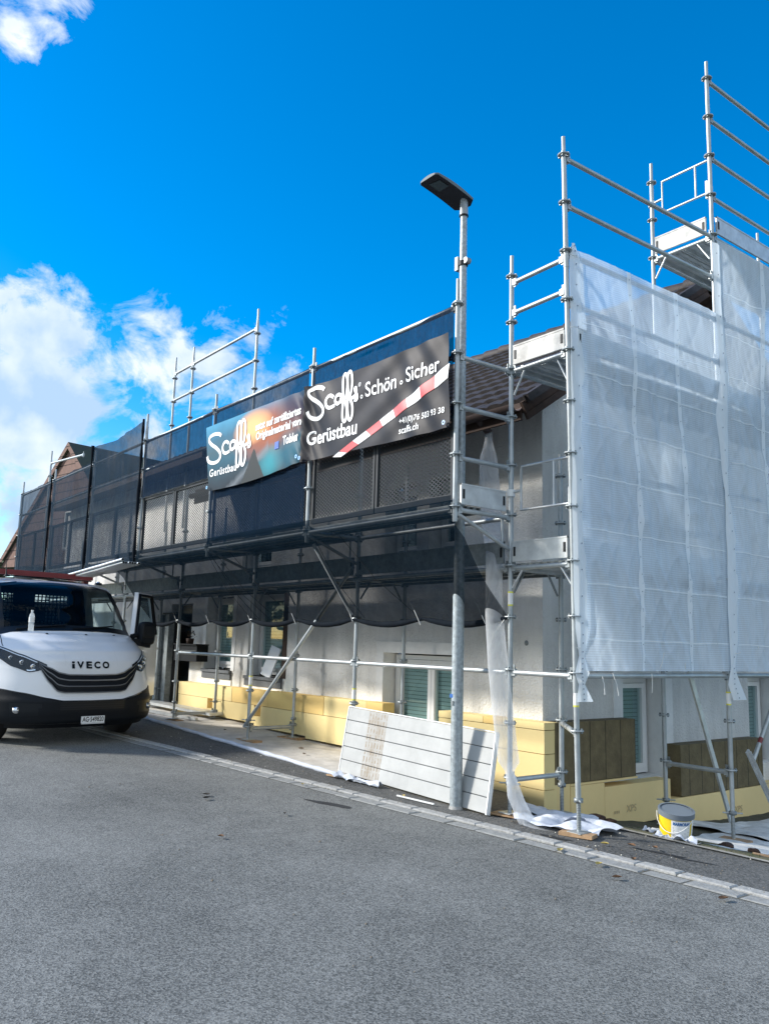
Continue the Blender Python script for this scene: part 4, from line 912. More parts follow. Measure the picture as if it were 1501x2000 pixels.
# ------------------------------------------------------------------ van
VX, VY, VZ = -6.3, -2.06, -1.19
van = thing('van', 'white flatbed van parked at the left, house side door open, tubes on its rack', 'van', (VX, VY, VZ)); VROT = rad(8); van.rotation_euler = (0, 0, VROT); van.scale = (1, 1.07, 1)
VM = Matrix.Translation((VX, VY, VZ)) @ Matrix.Rotation(VROT, 4, 'Z') @ Matrix.Diagonal((1, 1.07, 1, 1))
def lerp(tab, h):
    if h <= tab[0][0]: return tab[0][1]
    for (a, b), (c, d) in zip(tab, tab[1:]):
        if h <= c: t = (h-a)/(c-a); t2 = t*t*(3-2*t)*.35+t*.65; return b+(d-b)*t2
    return tab[-1][1]
PROF = [(.22, -.10), (.30, -.02), (.42, 0), (.56, 0), (.62, -.035), (.75, -.05), (.95, -.085), (1.05, -.11), (1.18, -.20), (1.30, -.37), (1.38, -.53), (1.43, -.66), (1.50, -.74), (1.75, -.96), (2.05, -1.24), (2.12, -1.36), (2.17, -1.55), (2.20, -1.9), (2.20, -2.6)]
HWT = [(.22, .93), (.35, .975), (.6, 1.0), (1.0, 1.0), (1.25, .985), (1.42, .94), (1.6, .915), (2.0, .855), (2.12, .825), (2.20, .75)]
SET = [(.22, .34), (.6, .42), (1.0, .50), (1.3, .48), (1.45, .36), (1.6, .30), (2.1, .22), (2.2, .2)]
def vp(t, h, o=0.0):
    hw = lerp(HWT, h); a = abs(t); x = lerp(PROF, h) - lerp(SET, h)*(a**(4.2 if h < 1.2 else 4.2-min(1, (h-1.2)/.25)*1.0))
    n_ = Vector((1, .8*a**2.2*(1 if t > 0 else -1), .25)).normalized()
    return Vector((x, t*hw, h)) + n_*o
def patch(mb, t0, t1, lo, hi, m, nt=40, nh=14, o=0.0, smooth=True, M=1):
    def fn(u, v):
        t = t0+(t1-t0)*u; a, b = (lo(t) if callable(lo) else lo), (hi(t) if callable(hi) else hi); return vp(t, a+(b-a)*v, o)
    return mb.grid(fn, nt, nh, m, smooth)
def tab(T): return lambda t: lerp(T, abs(t))
bump_top = tab([(0, .55), (.38, .555), (.55, .59), (.8, .655), (1.0, .70)])
ws_lo = tab([(0, 1.475), (.5, 1.465), (.8, 1.44), (1.0, 1.39)])
ws_hi = tab([(0, 2.135), (.6, 2.12), (.9, 2.08), (1.0, 2.03)])
g_hi = tab([(0, .885), (.30, .89), (.42, .915), (.52, .97), (.66, 1.035)])
g_lo = tab([(0, .655), (.36, .658), (.44, .675), (.54, .79), (.66, 1.005)])
mb = MB()
patch(mb, -1, 1, bump_top, lambda t: ws_lo(t)-.02, VWHITE, 80, 60); patch(mb, -1, 1, ws_hi, 2.19, VWHITE, 60, 16)
for s in (-1, 1):  # A pillars
    patch(mb, s*.93, s*1.0, ws_lo, ws_hi, BGLOSS, 4, 24, .002)
# sides
def side(s, h0f, h1f, xa, xb, m, nh=24, off=0.0):
    def fn(u, v):
        h = h0f+(h1f-h0f)*v; xf = vp(s, h).x; x0 = xf if xa is None else min(xa, xf); hw = lerp(HWT, h)
        return (x0+(xb-x0)*u, s*(hw+off), h)
    mb.grid(fn, 20, nh, m)
for s in (-1, 1):
    side(s, .62, 1.42, None, -1.02, VWHITE) if s == 1 else side(s, .62, 1.42, None, -2.35, VWHITE)
    side(s, 1.985, 2.19, None, -2.35, VWHITE, 6); side(s, 1.42, 1.99, -2.1, -2.35, VWHITE, 8)
side(1, .62, 1.42, -2.1, -2.35, VWHITE)
mb.grid(lambda u, v: Vector((vp(-1+2*u, 2.19).x*(1-v)+(-2.35)*v, (-1+2*u)*lerp(HWT, 2.19), 2.19+.03*math.sin(u*math.pi))), 20, 10, VWHITE)
mb.obj('body', van)
mb = MB()   # bulkhead behind the seats with a grilled window
mb.box((-2.37, -.95, .6), (-2.35, .95, 1.45), DARK); mb.box((-2.37, -.93, 2.0), (-2.35, .93, 2.2), DARK)
for (a, b) in ((-.95, -.72), (-.2, .1), (.62, .95)): mb.box((-2.37, a, 1.45), (-2.35, b, 2.0), DARK)
k = -.72
while k < .62:
    mb.box((-2.372, k, 1.45), (-2.35, k+.012, 2.0), DARK); k += .055
for q in range(10): mb.box((-2.372, -.72, 1.46+q*.056), (-2.35, .62, 1.475+q*.056), DARK)
mb.box((-2.3, -.95, .5), (-.9, .95, .6), DARK); mb.grid(lambda u, v: (vp((u-.5)*1.9, 1.43).x-.01-.45*v, (u-.5)*1.7, 1.43-.12*v), 10, 3, BPLAS)
mb.obj('cab_interior', van)
for yy in (-.55, .05, .5):
    mb = MB(); mb.box((-2.0, yy-.22, .75), (-1.5, yy+.22, .95), BPLAS); mb.beam((-1.95, yy, .95), (-2.1, yy, 1.55), .42, .12, BPLAS, upv=(1, 0, 0)); mb.beam((-2.1, yy, 1.60), (-2.13, yy, 1.80), .24, .09, BPLAS, upv=(1, 0, 0)); mb.obj('seat', van)
mb = MB(); mb.path([(-1.15, -.55+.19*math.cos(a*.3927), 1.30+.17*math.sin(a*.3927)) for a in range(17)], .014, BPLAS, 8, cap=False); mb.obj('steering_wheel', van)
mb = MB(); patch(mb, -.935, .935, ws_lo, ws_hi, CGLASS, 40, 20, .001); w = mb.obj('windscreen', van)
mb = MB()
patch(mb, -.93, .93, lambda t: ws_lo(t)-.02, lambda t: ws_lo(t)+.055, BGLOSS, 60, 2, .005); patch(mb, -.93, .93, lambda t: ws_hi(t)-.035, lambda t: ws_hi(t)+.012, BGLOSS, 60, 2, .005)
for s in (-1, 1): patch(mb, s*.87, s*.945, ws_lo, ws_hi, BGLOSS, 3, 20, .006)
mb.obj('windscreen_seal', w)
mb = MB(); patch(mb, -1, 1, .27, bump_top, BPLAS, 80, 16, .012); patch(mb, -.98, .98, .22, .275, BPLAS, 60, 2, -.03)
def lipf(u, v): 
    t = -1+2*u; p = vp(t, bump_top(t), .012); return p - Vector((.06*v, 0, -.004))
mb.grid(lipf, 60, 1, BPLAS)
bmp = mb.obj('bumper', van)
mb = MB(); patch(mb, -.42, .42, .44, .545, BGLOSS, 40, 6, .018)
for q in range(3): patch(mb, -.42, .42, .455+q*.03, .463+q*.03, BPLAS, 40, 1, .024)
mb.obj('air_intake', bmp)
for s in (-1, 1):
    mb = MB(); patch(mb, s*.62, s*.92, lambda t: .36+.05*(1-abs(t)), lambda t: .50+.04*abs(t), BGLOSS, 14, 6, .018); q = vp(s*.86, .445, .02); mb.lathe([(0, .02), (.035, .018), (.045, .0), (.045, -.02)], q, CHROME, 16, axis='x'); mb.obj('fog_light', bmp)
    mb = MB(); patch(mb, s*.50, s*.66, .37, lambda t: .47, BPLAS, 6, 3, .022); mb.obj('bumper_recess', bmp)
mb = MB(); patch(mb, -.66, .66, g_lo, g_hi, BGLOSS, 70, 10, .010); gr = mb.obj('grille', van)
SLT = mat('satin_trim', (.28, .30, .33), .3, .8)
for i, fr_ in enumerate((.0, .34, .67, .97)):
    mb = MB()
    def fn(u, v, fr_=fr_):
        t = -.645+1.29*u; a, b = g_lo(t), g_hi(t); return vp(t, a+(b-a)*fr_+.014*(v-.5)*min(1, (b-a)*12), .026 if v > .5 else .020)
    mb.grid(fn, 60, 1, SLT); 
    def fn2(u, v, fr_=fr_):
        t = -.62+1.24*u; a, b = g_lo(t), g_hi(t); return vp(t, a+(b-a)*(fr_+.045+.17*v), .024-.012*v)
    if i < 3: mb.grid(fn2, 50, 1, BPLAS)
    mb.obj('slat', gr)
for s in (-1, 1):
    hl_hi = tab([(.56, 1.015), (.66, 1.065), (.80, 1.14), (1.0, 1.255)]); hl_lo = tab([(.56, .995), (.64, .935), (.74, .915), (.88, .98), (1.0, 1.10)])
    mb = MB(); patch(mb, s*.56, s*1.0, hl_lo, hl_hi, mat('headlight_housing', (.03, .035, .04), .2, .4), 20, 8, .008)
    hl = mb.obj('headlight', van)
    mb = MB()
    for (t, h, r) in ((.70, .985, .036), (.80, 1.035, .034), (.89, 1.09, .026)): mb.lathe([(0, .004), (r*.6, .010), (r, .014), (r, .0)], vp(s*t, h, .008), CHROME, 14, axis='x')
    patch(mb, s*.66, s*.97, lambda t: hl_hi(t)-.032, lambda t: hl_hi(t)-.018, WHT, 14, 1, .012); patch(mb, s*.68, s*.76, lambda t: hl_lo(t)+.012, lambda t: hl_lo(t)+.028, CHROME, 6, 1, .014)
    mb.obj('reflector', hl); mb = MB(); patch(mb, s*.56, s*1.0, hl_lo, hl_hi, LENS, 20, 8, .026); mb.obj('lens', hl)
# lettering on the bonnet
mb = MB(); LETT = mat('dark_chrome_letter', (.06, .10, .13), .15, .9)
def letf(x, z, o=0.0): t = x/.99; return vp(t, z, .012+o)
xs0 = -.265
for ch_, wd in (('I', .033), ('V', .088), ('E', .074), ('C', .079), ('O', .088)):
    V, F, w_ = text_mesh(ch_, .03); hh = max(v[1] for v in V)-min(v[1] for v in V); k0 = min(v[1] for v in V)
    if ch_ == 'I': V = [(0, 0), (1, 0), (1, .62), (0, .62), (0, .76), (1, .76), (1, 1), (0, 1)]; F = [(0,1,2,3), (4,5,6,7)]; w_ = 1; hh = 1; k0 = 0
    mb.add([letf(xs0+v[0]/w_*wd, .968+(v[1]-k0)/hh*.088) for v in V], F, LETT); mb.add([letf(xs0+v[0]/w_*wd+.003, .965+(v[1]-k0)/hh*.088, -.006) for v in V], F, BPLAS); xs0 += wd+.030
mb.obj('maker_letters', van)
# licence plate
PLW = mat('plate_white', (.82, .83, .82), .45); INK = mat('plate_ink', (.01, .01, .012), .5)
mb = MB(); px = .022; mb.box((px, -.150, .275), (px+.012, .150, .360), PLW); pl = mb.obj('licence_plate', van)
mb = MB(); put_text(mb, 'AG·549820', lambda x, z, o=0: (px+.0135, x, z), -.138, .138, .292, .292, INK, bold=.02, vs=1.45)
mb.box((px+.0125, -.150, .262), (px+.013, .150, .272), PLW); mb.obj('plate_lettering', pl)
mb = MB()
for s in (-1, 1):
    patch(mb, s*.925, s*.932, lambda t: 1.235, lambda t: ws_lo(t)-.03, BGLOSS, 1, 14, .002)
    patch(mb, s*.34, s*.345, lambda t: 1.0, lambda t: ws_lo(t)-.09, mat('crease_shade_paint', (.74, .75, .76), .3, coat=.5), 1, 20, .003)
patch(mb, -.99, .99, lambda t: bump_top(t)+.002, lambda t: bump_top(t)+.010, BGLOSS, 60, 1, .004)
mb.obj('panel_gap', van)
# wipers, bonnet washer jets, antenna, rack
for (ta, tb) in ((-.75, -.1), (-.02, .62)):
    mb = MB(); mb.path([vp(ta, ws_lo(ta)+.01, .02), vp((ta+tb)/2, 1.50, .025), vp(tb, 1.53, .03)], .010, BPLAS, 6); mb.obj('wiper', van)
mb = MB()
for t in (-.42, .12, .56): mb.lathe([(0, .012), (.014, .008), (.018, 0)], vp(t, 1.405, .004), BPLAS, 10)
mb.obj('washer_jet', van)
mb = MB(); mb.path([(-1.55, -.62, 2.20), (-1.62, -.60, 2.30), (-1.7, -.58, 2.42)], [.012, .006, .003], BPLAS, 6); mb.lathe([(.0, .03), (.03, .02), (.04, 0)], (-1.53, -.62, 2.195), BPLAS, 12); mb.obj('antenna', van)
mb = MB(); mb.box((-1.75, -.98, 2.235), (-1.68, .66, 2.285), REDP); mb.box((-1.80, -.98, 2.22), (-1.76, .68, 2.235), BPLAS); mb.box((-1.78, -.985, 2.19), (-1.72, -.90, 2.24), REDP); mb.box((-2.45, -1.0, .9), (-2.38, -.92, 2.4), REDP); mb.box((-2.45, .84, .9), (-2.38, .92, 2.42), REDP); mb.box((-2.45, -1.0, 2.30), (-2.38, .92, 2.36), REDP)
for yy in (-.95, .62): mb.beam((-2.4, yy, 2.26), (-1.7, yy, 2.26), .04, .04, REDP)
mb.obj('rack', van)
mb = MB()
for yy in (-.80, .66): q = Vector((-1.50, yy, 2.165)); mb.lathe([(0, .035), (.045, .03), (.06, .0)], q, BGLOSS, 14); mb.lathe([(0, .05), (.02, .045), (.025, .03)], q, CHROME, 10)
mb.obj('roof_marker_lamp', van)
# open door on the wall side
th = rad(47); hx, hy = -1.0, .98
def dpt(l, h, o=0.0):    # l along the door from the hinge
    inset = .0 if h < 1.42 else (h-1.42)*.28; y = hy + l*math.sin(th) - inset*math.cos(th); x = hx - l*math.cos(th) - inset*math.sin(th)*0
    return Vector((x + o*math.sin(th), y + o*math.cos(th), h))
mb = MB()
def dslab(l0, l1, h0, h1, m, th_=.05, lf=None, oc=0.0):
    def f(a, b): return (lf(a, b) if lf else a)
    c = [(l0, h0), (l1, h0), (l1, h1), (l0, h1)]; c = [(f(a, b), b) for a, b in c]; vs = [dpt(a, b, oc-th_/2) for a, b in c]+[dpt(a, b, oc+th_/2) for a, b in c]
    mb.add(vs, [(0,1,2,3),(7,6,5,4),(0,4,5,1),(1,5,6,2),(2,6,7,3),(3,7,4,0)], m)
dslab(0, 1.05, .48, 1.42, VWHITE, .08)
dslab(.98, 1.05, 1.42, 2.08, VWHITE, .05); 
mb.add([dpt(*p) for p in ((.0, 1.42, -.03), (.07, 1.42, -.03), (.46, 2.02, -.03), (.42, 2.08, -.03), (.0, 1.42, .03), (.07, 1.42, .03), (.46, 2.02, .03), (.42, 2.08, .03))], [(0,1,2,3),(7,6,5,4),(0,4,5,1),(1,5,6,2),(2,6,7,3),(3,7,4,0)], VWHITE)
dslab(.42, 1.05, 2.02, 2.08, VWHITE, .05)
dslab(.05, 1.0, .60, 1.40, BPLAS, .03, oc=-.04); dslab(.90, 1.052, .75, 1.02, BPLAS, .03, oc=-.02)
do = mb.obj('door', van)
mb = MB(); mb.add([dpt(*p) for p in ((.08, 1.42, 0), (.98, 1.42, 0), (.98, 2.02, 0), (.46, 2.02, 0))], [(0,1,2,3)], CGLASS); mb.obj('door_window', do)
mb = MB(); mb.path([dpt(*p) for p in ((.07, 1.44, .032), (.44, 2.04, .032), (.98, 2.04, .032), (.98, 1.44, .032))], .028, BPLAS, 6); mb.obj('window_seal', do)
mb = MB()
def rbox(mb, c, s, m, r=.05, n=6):
    c = Vector(c); vs = []; prof = [(-1, .78), (-.8, .96), (0, 1.0), (.8, .96), (1, .80)]
    for (dx, sc) in prof:
        for k in range(24):
            a = 6.28318*k/24; cx, cz = math.cos(a), math.sin(a); p = 4.5; rr = (abs(cx)**p+abs(cz)**p)**(-1/p)
            vs.append(c+Vector((s[0]*dx, s[1]*rr*cx*sc, s[2]*rr*cz*sc)))
    mb.add(vs, [(i*24+k, i*24+(k+1) % 24, (i+1)*24+(k+1) % 24, (i+1)*24+k) for i in range(4) for k in range(24)], m, True); mb.add(vs, [tuple(range(23, -1, -1)), tuple(range(96, 120))], m)
mp_ = VM.inverted() @ Vector((-7.30, -.995, .262)); rbox(mb, mp_, (.07, .118, .175), BPLAS); mb.tube(mp_+Vector((-.02, -.1, -.02)), mp_+Vector((.0, -.22, -.05)), .035, BPLAS); mb.beam(mp_+Vector((.0, -.20, -.12)), mp_+Vector((0, .06, -.17)), .09, .09, BPLAS)
mi = mb.obj('wing_mirror', van); mb = MB(); rbox(mb, mp_+Vector((.066, 0, .03)), (.008, .095, .10), BGLOSS); mb.obj('mirror_cap', mi)
mb = MB(); ml = Vector((.0, -1.16, 1.50)); rbox(mb, (-1.0, -1.17, 1.50), (.07, .11, .20), BPLAS); mb.tube((-1.0, -.95, 1.45), (-1.0, -1.1, 1.47), .035, BPLAS); mb.obj('wing_mirror', van)
# wheels, chassis, flat bed
def wheel(x, y, s, w=.20, r=.335, name='wheel'):
    mb = MB(); mb.lathe([(r*.60, -w/2), (r*.93, -w/2), (r, -w*.34), (r, w*.34), (r*.93, w/2), (r*.60, w/2)], (x, y, r), RUBBER, 28, axis='y'); o = mb.obj(name, van)
    q = MB(); q.lathe([(0, s*w*.30), (.09, s*w*.34), (.14, s*w*.15), (.19, s*w*.42), (r*.62, s*w*.45)], (x, y, r), mat('steel_rim', (.35, .36, .37), .4, .6), 24, axis='y'); q.obj('rim', o)
for yy, s in ((-.84, -1), (.84, 1)): wheel(-.98, yy, s); wheel(-4.3, yy, s, .34)
mb = MB()
for yy in (-.4, .4): mb.box((-6.0, yy-.05, .45), (-.6, yy+.05, .60), BLACKM)
mb.box((-1.2, -.85, .28), (-.35, .85, .45), BLACKM); mb.obj('chassis', van)
mb = MB(); mb.box((-6.1, -1.0, .88), (-2.5, 1.0, .95), STEELD)
mb.obj('flat_bed', van)
for (a, b) in (((-6.1, -1.02, .95), (-2.5, -.99, 1.35)), ((-6.1, .99, .95), (-2.5, 1.02, 1.35)), ((-6.13, -1.02, .95), (-6.10, 1.02, 1.35)), ((-2.5, -1.02, .95), (-2.47, 1.02, 1.9))): m_ = MB(); m_.box(a, b, ALU); m_.obj('side_board', van)
mb = MB(); mb.add([vp(s, .62) for s in (-1, 1)]+[Vector((-2.3, 1, .62)), Vector((-2.3, -1, .62))], [(0,1,2,3)], DARK); 
for yy in (-.97, .97): mb.box((-1.45, yy-.02, .30), (-.55, yy+.02, .62), BPLAS) if False else None
mb.obj('floor_pan', van)
# things on and over the van
bt = thing('water_bottle', 'clear plastic water bottle standing at the foot of the van windscreen', 'bottle', VM @ Vector((-.575, -.62, 1.432)))
BOT = shader_mix('bottle_plastic', build_net((.80, .86, .90), .45, .62, .5, nsc=9))
mb = MB(); mb.lathe([(.0, 0), (.034, 0), (.036, .02), (.033, .06), (.036, .08), (.033, .10), (.036, .12), (.036, .19), (.030, .22), (.014, .25), (.013, .265)], (0, 0, 0), BOT, 18); mb.obj('body', bt)
mb = MB(); mb.tube((0, 0, .258), (0, 0, .280), .016, PLW, 12); mb.obj('cap', bt); mb = MB(); mb.tube((0, 0, .12), (0, 0, .185), .0368, PLW, 18, cap=False); mb.obj('wrapper', bt)
PAP = mat('green_paper', (.45, .55, .12), .7)
mb = MB(); mb.grid(lambda u, v: VM @ Vector((-.98-.2*v, -.28+.38*u, 1.46+.03*math.sin(u*3.1))), 8, 2, PAP); tag(mb.obj('folded_paper'), 'yellow green paper lying on the van dashboard behind the windscreen', 'paper')
TUBEM = mat('bare_tube', (.55, .58, .58), .35, .75, vary=.15)
for i in range(7):
    yy = (-1.42+.046*(i-1)) if i else -1.445; zz = 1.30+ (0 if i else .043); x1 = -7.28-.02*(i % 3); L_ = 4.2
    mb = MB(); r = .0215; n = 14
    mb.tube((0, 0, 0), (-L_, -.14*L_, -L_*.10), r, TUBEM, n, cap=False); mb.tube((0, 0, 0), (-L_, -.14*L_, -L_*.10), r-.004, BLACKM, n, cap=False)
    ring_o = [(0, r*math.cos(6.28318*k/n), r*math.sin(6.28318*k/n)) for k in range(n)]; ring_i = [(0, (r-.004)*math.cos(6.28318*k/n), (r-.004)*math.sin(6.28318*k/n)) for k in range(n)]
    mb.add(ring_o+ring_i, [(k, (k+1) % n, n+(k+1) % n, n+k) for k in range(n)], STEEL); mb.add([(-.12, p[1], p[2]) for p in ring_i], [tuple(range(n))], BLACKM)
    o = mb.obj('steel_tube', None, (x1, yy, zz))
    tag(o, 'lone steel tube lying on top of the row of tubes over the van roof' if i == 0 else 'steel tube in the flat row of tubes jutting over the van cab', 'tube', 'steel tubes carried on the van rack')

# ------------------------------------------------------------------ leaning panel, fleece, bucket and small things
def build_panel(t):
    b = TB(t); tcn = b.n('ShaderNodeTexCoord'); o = b.n('ShaderNodeOutputMaterial'); vec = tcn.outputs['Object']; sx = b.n('ShaderNodeSeparateXYZ'); b.l(vec, sx.inputs[0])
    nn = b.noise(vec, 2.2, 7, .7); r = b.n('ShaderNodeValToRGB'); r.color_ramp.elements[0].position = .3; r.color_ramp.elements[0].color = (.36, .37, .365, 1); r.color_ramp.elements[1].position = .7; r.color_ramp.elements[1].color = (.49, .50, .49, 1); b.l(nn, r.inputs[0])
    # brown print left by a rusted grate
    X, Z = sx.outputs[0], sx.outputs[2]; ex = b.m('ADD', X, b.m('MULTIPLY', Z, .0))
    inx = b.m('MULTIPLY', b.m('GREATER_THAN', ex, .40), b.m('LESS_THAN', ex, .74)); gx = b.m('LESS_THAN', b.m('FRACT', b.m('DIVIDE', ex, .052)), .42); gz_ = b.m('GREATER_THAN', b.m('FRACT', b.m('DIVIDE', Z, .078)), .22)
    n2 = b.noise(vec, 16, 5, .7); k = b.m('MULTIPLY', b.m('MULTIPLY', inx, b.m('MULTIPLY', gx, gz_)), b.m('MULTIPLY', b.m('SUBTRACT', n2, .34, clamp=True), 6.0), clamp=True)
    k2 = b.m('MULTIPLY', inx, b.m('MULTIPLY', b.m('SUBTRACT', b.noise(vec, 6, 5, .7), .36, clamp=True), 2.6)); k = b.m('MULTIPLY', b.m('MAXIMUM', k, k2), .85, clamp=True)
    mxx = b.n('ShaderNodeMixRGB'); b.l(k, mxx.inputs[0]); b.l(r.outputs[0], mxx.inputs[1]); mxx.inputs[2].default_value = (.25, .19, .12, 1)
    pr = b.n('ShaderNodeBsdfPrincipled'); pr.inputs['Roughness'].default_value = .55; b.l(mxx.outputs[0], pr.inputs['Base Color']); b.l(pr.outputs[0], o.inputs[0])
PANM = shader_mix('panel_paint', build_panel)
zl, zr = gz(-3.30, -.16)+.01, gz(-.9, -.16)+.012
pn = thing('wall_panel', 'large dirty white ribbed panel leaning against the scaffold behind the street lamp', 'panel', (-3.30, -.165, zl))
WP, HP = 2.39, .745; tlt = math.atan2(.125, HP); slope = (zr-zl)/WP
def pp(u, h, o=0.0): return Vector((u-.05*h/HP*0, h*math.sin(tlt)-o*math.cos(tlt), h*math.cos(tlt)+slope*u+o*math.sin(tlt)))
mb = MB(); nb = 5
for i in range(nb):
    a, b = i*HP/nb+.003, (i+1)*HP/nb-.003; c = [(0, a), (WP, a), (WP, b), (0, b)]; e = .004
    vs = [pp(u, h, 0) for u, h in c]+[pp(u, h, .028) for u, h in c]; mid = [pp(0, a+e, .033), pp(WP, a+e, .033), pp(WP, b-e, .033), pp(0, b-e, .033)]; vs += mid
    mb.add(vs, [(0,1,5,4),(1,2,6,5),(2,3,7,6),(3,0,4,7),(4,5,9,8),(5,6,10,9),(6,7,11,10),(7,4,8,11),(8,9,10,11)], PANM)
c = [(.002, .002), (WP-.002, .002), (WP-.002, HP-.002), (.002, HP-.002)]; mb.add([pp(a, b, .014) for a, b in c], [(0,1,2,3)], SILL)
mb.obj('board', pn)
mb = MB()
for (u, w_) in ((-.012, .014), (WP, .016)): 
    c = [(u, -.004), (u+w_, -.004), (u+w_, HP+.004), (u, HP+.004)]; vs = [pp(a, b, -.012) for a, b in c]+[pp(a, b, .038) for a, b in c]; mb.add(vs, [(0,1,2,3),(7,6,5,4),(0,4,5,1),(1,5,6,2),(2,6,7,3),(3,7,4,0)], PVC)
c = [(0, HP+.001), (WP, HP+.001), (WP, HP+.012), (0, HP+.012)]; vs = [pp(a, b, -.012) for a, b in c]+[pp(a, b, .038) for a, b in c]; mb.add(vs, [(0,1,2,3),(7,6,5,4),(0,4,5,1),(1,5,6,2),(2,6,7,3),(3,7,4,0)], PVC)
mb.obj('edge_rail', pn)
# floor fleece
mb = MB()
def flf(u, v):
    x = -11+7.9*u; yf = -.30+.03*n3(x*2, 0, 0) + (.0 if x > -8 else (x+8)*.0); y = yf+(1.03-yf)*v; return (x, y, gz(x, y)+.012+.008*n3(x*5, y*5, 2)+.012*abs(n3(x*1.5, y*3, 7)))
mb.grid(flf, 160, 24, FLEECE); fl = tag(mb.obj('floor_fleece'), 'long beige fleece sheet on the ground below the yellow foam boards', 'floor sheet')
mb = MB(); pts = []; rs = []
for i in range(121):
    x = -10.6+7.45*i/120; y = -.33+.03*n3(x*2, 0, 0); pts.append((x, y, gz(x, y)+.02)); rs.append(.026+.012*n3(x*5, 3, 1))
mb.path(pts, rs, FLEECEW, 8); mb.obj('rolled_edge', fl)
mb = MB()
def scrap(name, cx, cyy, rx, ry, rot, h, m, label, seed, cat='sheet'):
    mb = MB()
    def fn(u, v):
        a = (u-.5)*2; b = (v-.5)*2; r = 1+.35*n3(a*1.5+seed, b*1.5, seed); x, y = a*rx*r, b*ry*r; X = cx+x*math.cos(rot)-y*math.sin(rot); Y = cyy+x*math.sin(rot)+y*math.cos(rot)
        return (X, Y, gz(X, Y)+.012+h*1.5*abs(n3(a*1.6+seed, b*1.6, 4))+h*.25*abs(n3(a*4, b*4, seed)))
    mb.grid(fn, 36, 24, m, smooth=False); return tag(mb.obj(name), label, cat)
scrap('crumpled_sheet', -2.78, -.33, .36, .07, .14, .06, FLEECEW, 'crumpled white sheet at the foot of the leaning panel', 2)
scrap('paper_sheet', -.30, .14, .46, .20, .35, .055, FLEECEW, 'bluish white crumpled sheet between the two nearest scaffold legs', 5)
scrap('paper_sheet', -.62, .50, .40, .30, .1, .06, FLEECEW, 'white sheet tucked under the corner of the yellow boards', 9)
scrap('floor_sheet', .50, 1.95, .80, 1.05, -.1, .04, mat('dusty_fleece', (.70, .70, .68), .95, vary=.35, vscale=5, bump=.5), 'large dusty white sheet on the ground behind the bucket', 14)
scrap('floor_sheet', -.1, 3.9, .80, 1.1, -.1, .05, MATS['dusty_fleece'], 'white sheet running out of view behind the leaning channel', 17)
# bucket
bu = thing('bucket', 'yellow and white oval plaster bucket with grey rim by the ribbed mat', 'bucket', (.37, .90, gz(.37, .90)+.008))
mb = MB(); BW = mat('bucket_white', (.80, .80, .78), .35); BY = mat('bucket_yellow', (.80, .58, .02), .35); BG = mat('bucket_grey', (.16, .19, .22), .5)
def oval(a, r, z, rx=1.0, ry=.86): return (r*rx*math.cos(a), r*ry*math.sin(a), z)
def ring_grid(mb, r0, r1, z0, z1, m, a0=0, a1=6.28318, n=40): mb.grid(lambda u, v: oval(a0+(a1-a0)*u, r0+(r1-r0)*v, z0+(z1-z0)*v), n, 1, m)
ring_grid(mb, .128, .142, 0, .20, BW); mb.add([oval(6.28318*k/30, .128, .001) for k in range(30)], [tuple(range(30))], BW); ring_grid(mb, .136, .136, .03, .03, BW)
mb.obj('tub', bu); bu.scale = (1.04, 1.04, 1.22); bu.rotation_euler = (rad(11), rad(7), rad(14))
mb = MB(); ring_grid(mb, .1325, .1425, .055, .195, BY, -2.95, -.15, 40); mb.obj('wrapper', bu)
mb = MB(); ring_grid(mb, .142, .152, .196, .196, BG); ring_grid(mb, .152, .154, .196, .236, BG); ring_grid(mb, .154, .135, .236, .236, BG); mb.add([oval(6.28318*k/30, .137, .230) for k in range(30)], [tuple(range(30))], BG); mb.obj('rim', bu)
mb = MB(); ring_grid(mb, .1337, .1432, .057, .190, PLW, -1.55, -.35, 20); 
def bf(x, z, o=0.0): a = -1.45+x/.142; r = .1335+(z/.2)*.0105+.0018; return oval(a, r, z)
BLUT = mat('blue_ink', (.01, .12, .35), .5)
put_text(mb, 'MARMORAN', bf, 0, .150, .158, .158, BLUT, bold=.04, vs=1.2)
GI = mat('grey_ink', (.35, .38, .42), .6)
for k in range(7): mb.add([bf(.0, .138-k*.010), bf(.14-.03*(k % 3), .138-k*.010), bf(.14-.03*(k % 3), .1415-k*.010), bf(0, .1415-k*.010)], [(0,1,2,3)], GI)
mb.obj('label', bu)
mb = MB(); mb.path([oval(-2.9+2.6*k/12, .160, .20-.10*math.sin(k/12*math.pi)) for k in range(13)], .003, BW, 6); mb.obj('handle', bu)
scrap('crumpled_sheet', .50, .72, .17, .09, .3, .06, FLEECEW, 'crumpled white plastic bunched against the front of the bucket', 23)
scrap('crumpled_sheet', .14, .95, .13, .13, .3, .06, FLEECEW, 'crumpled white plastic at the left side of the bucket', 27)
# timber pads under legs
def pad(x, y, l, w, r, label, h=.03, z=None):
    mb = MB(); Mx = Matrix.Translation((x, y, gz(x, y)+.004)) @ Matrix.Rotation(r, 4, 'Z')
    mb.box((-l/2, -w/2, 0), (l/2, w/2, h), WOOD, Mx); return tag(mb.obj('timber_pad'), label, 'timber', 'timber pads under the scaffold legs')
pad(.02, -.01, .30, .13, .3, 'timber pad under the corner scaffold leg nearest the camera'); pad(-.80, .0, .28, .13, .2, 'timber pad under the leg right of the leaning panel'); pad(-5.83, .02, .42, .16, .1, 'split timber pad under the leg where the long brace starts'); pad(-5.85, .74, .42, .2, .2, 'timber pad under the back leg in the middle of the fleece'); pad(0.02, 2.5, .3, .14, .1, 'timber pad under the leg at the right edge, on the dusty sheet'); pad(-8.34, .02, .3, .14, .2, 'timber pad under the leg beside the van', .02); pad(-3.32, 0, .3, .14, .2, 'timber pad under the leg behind the leaning panel')
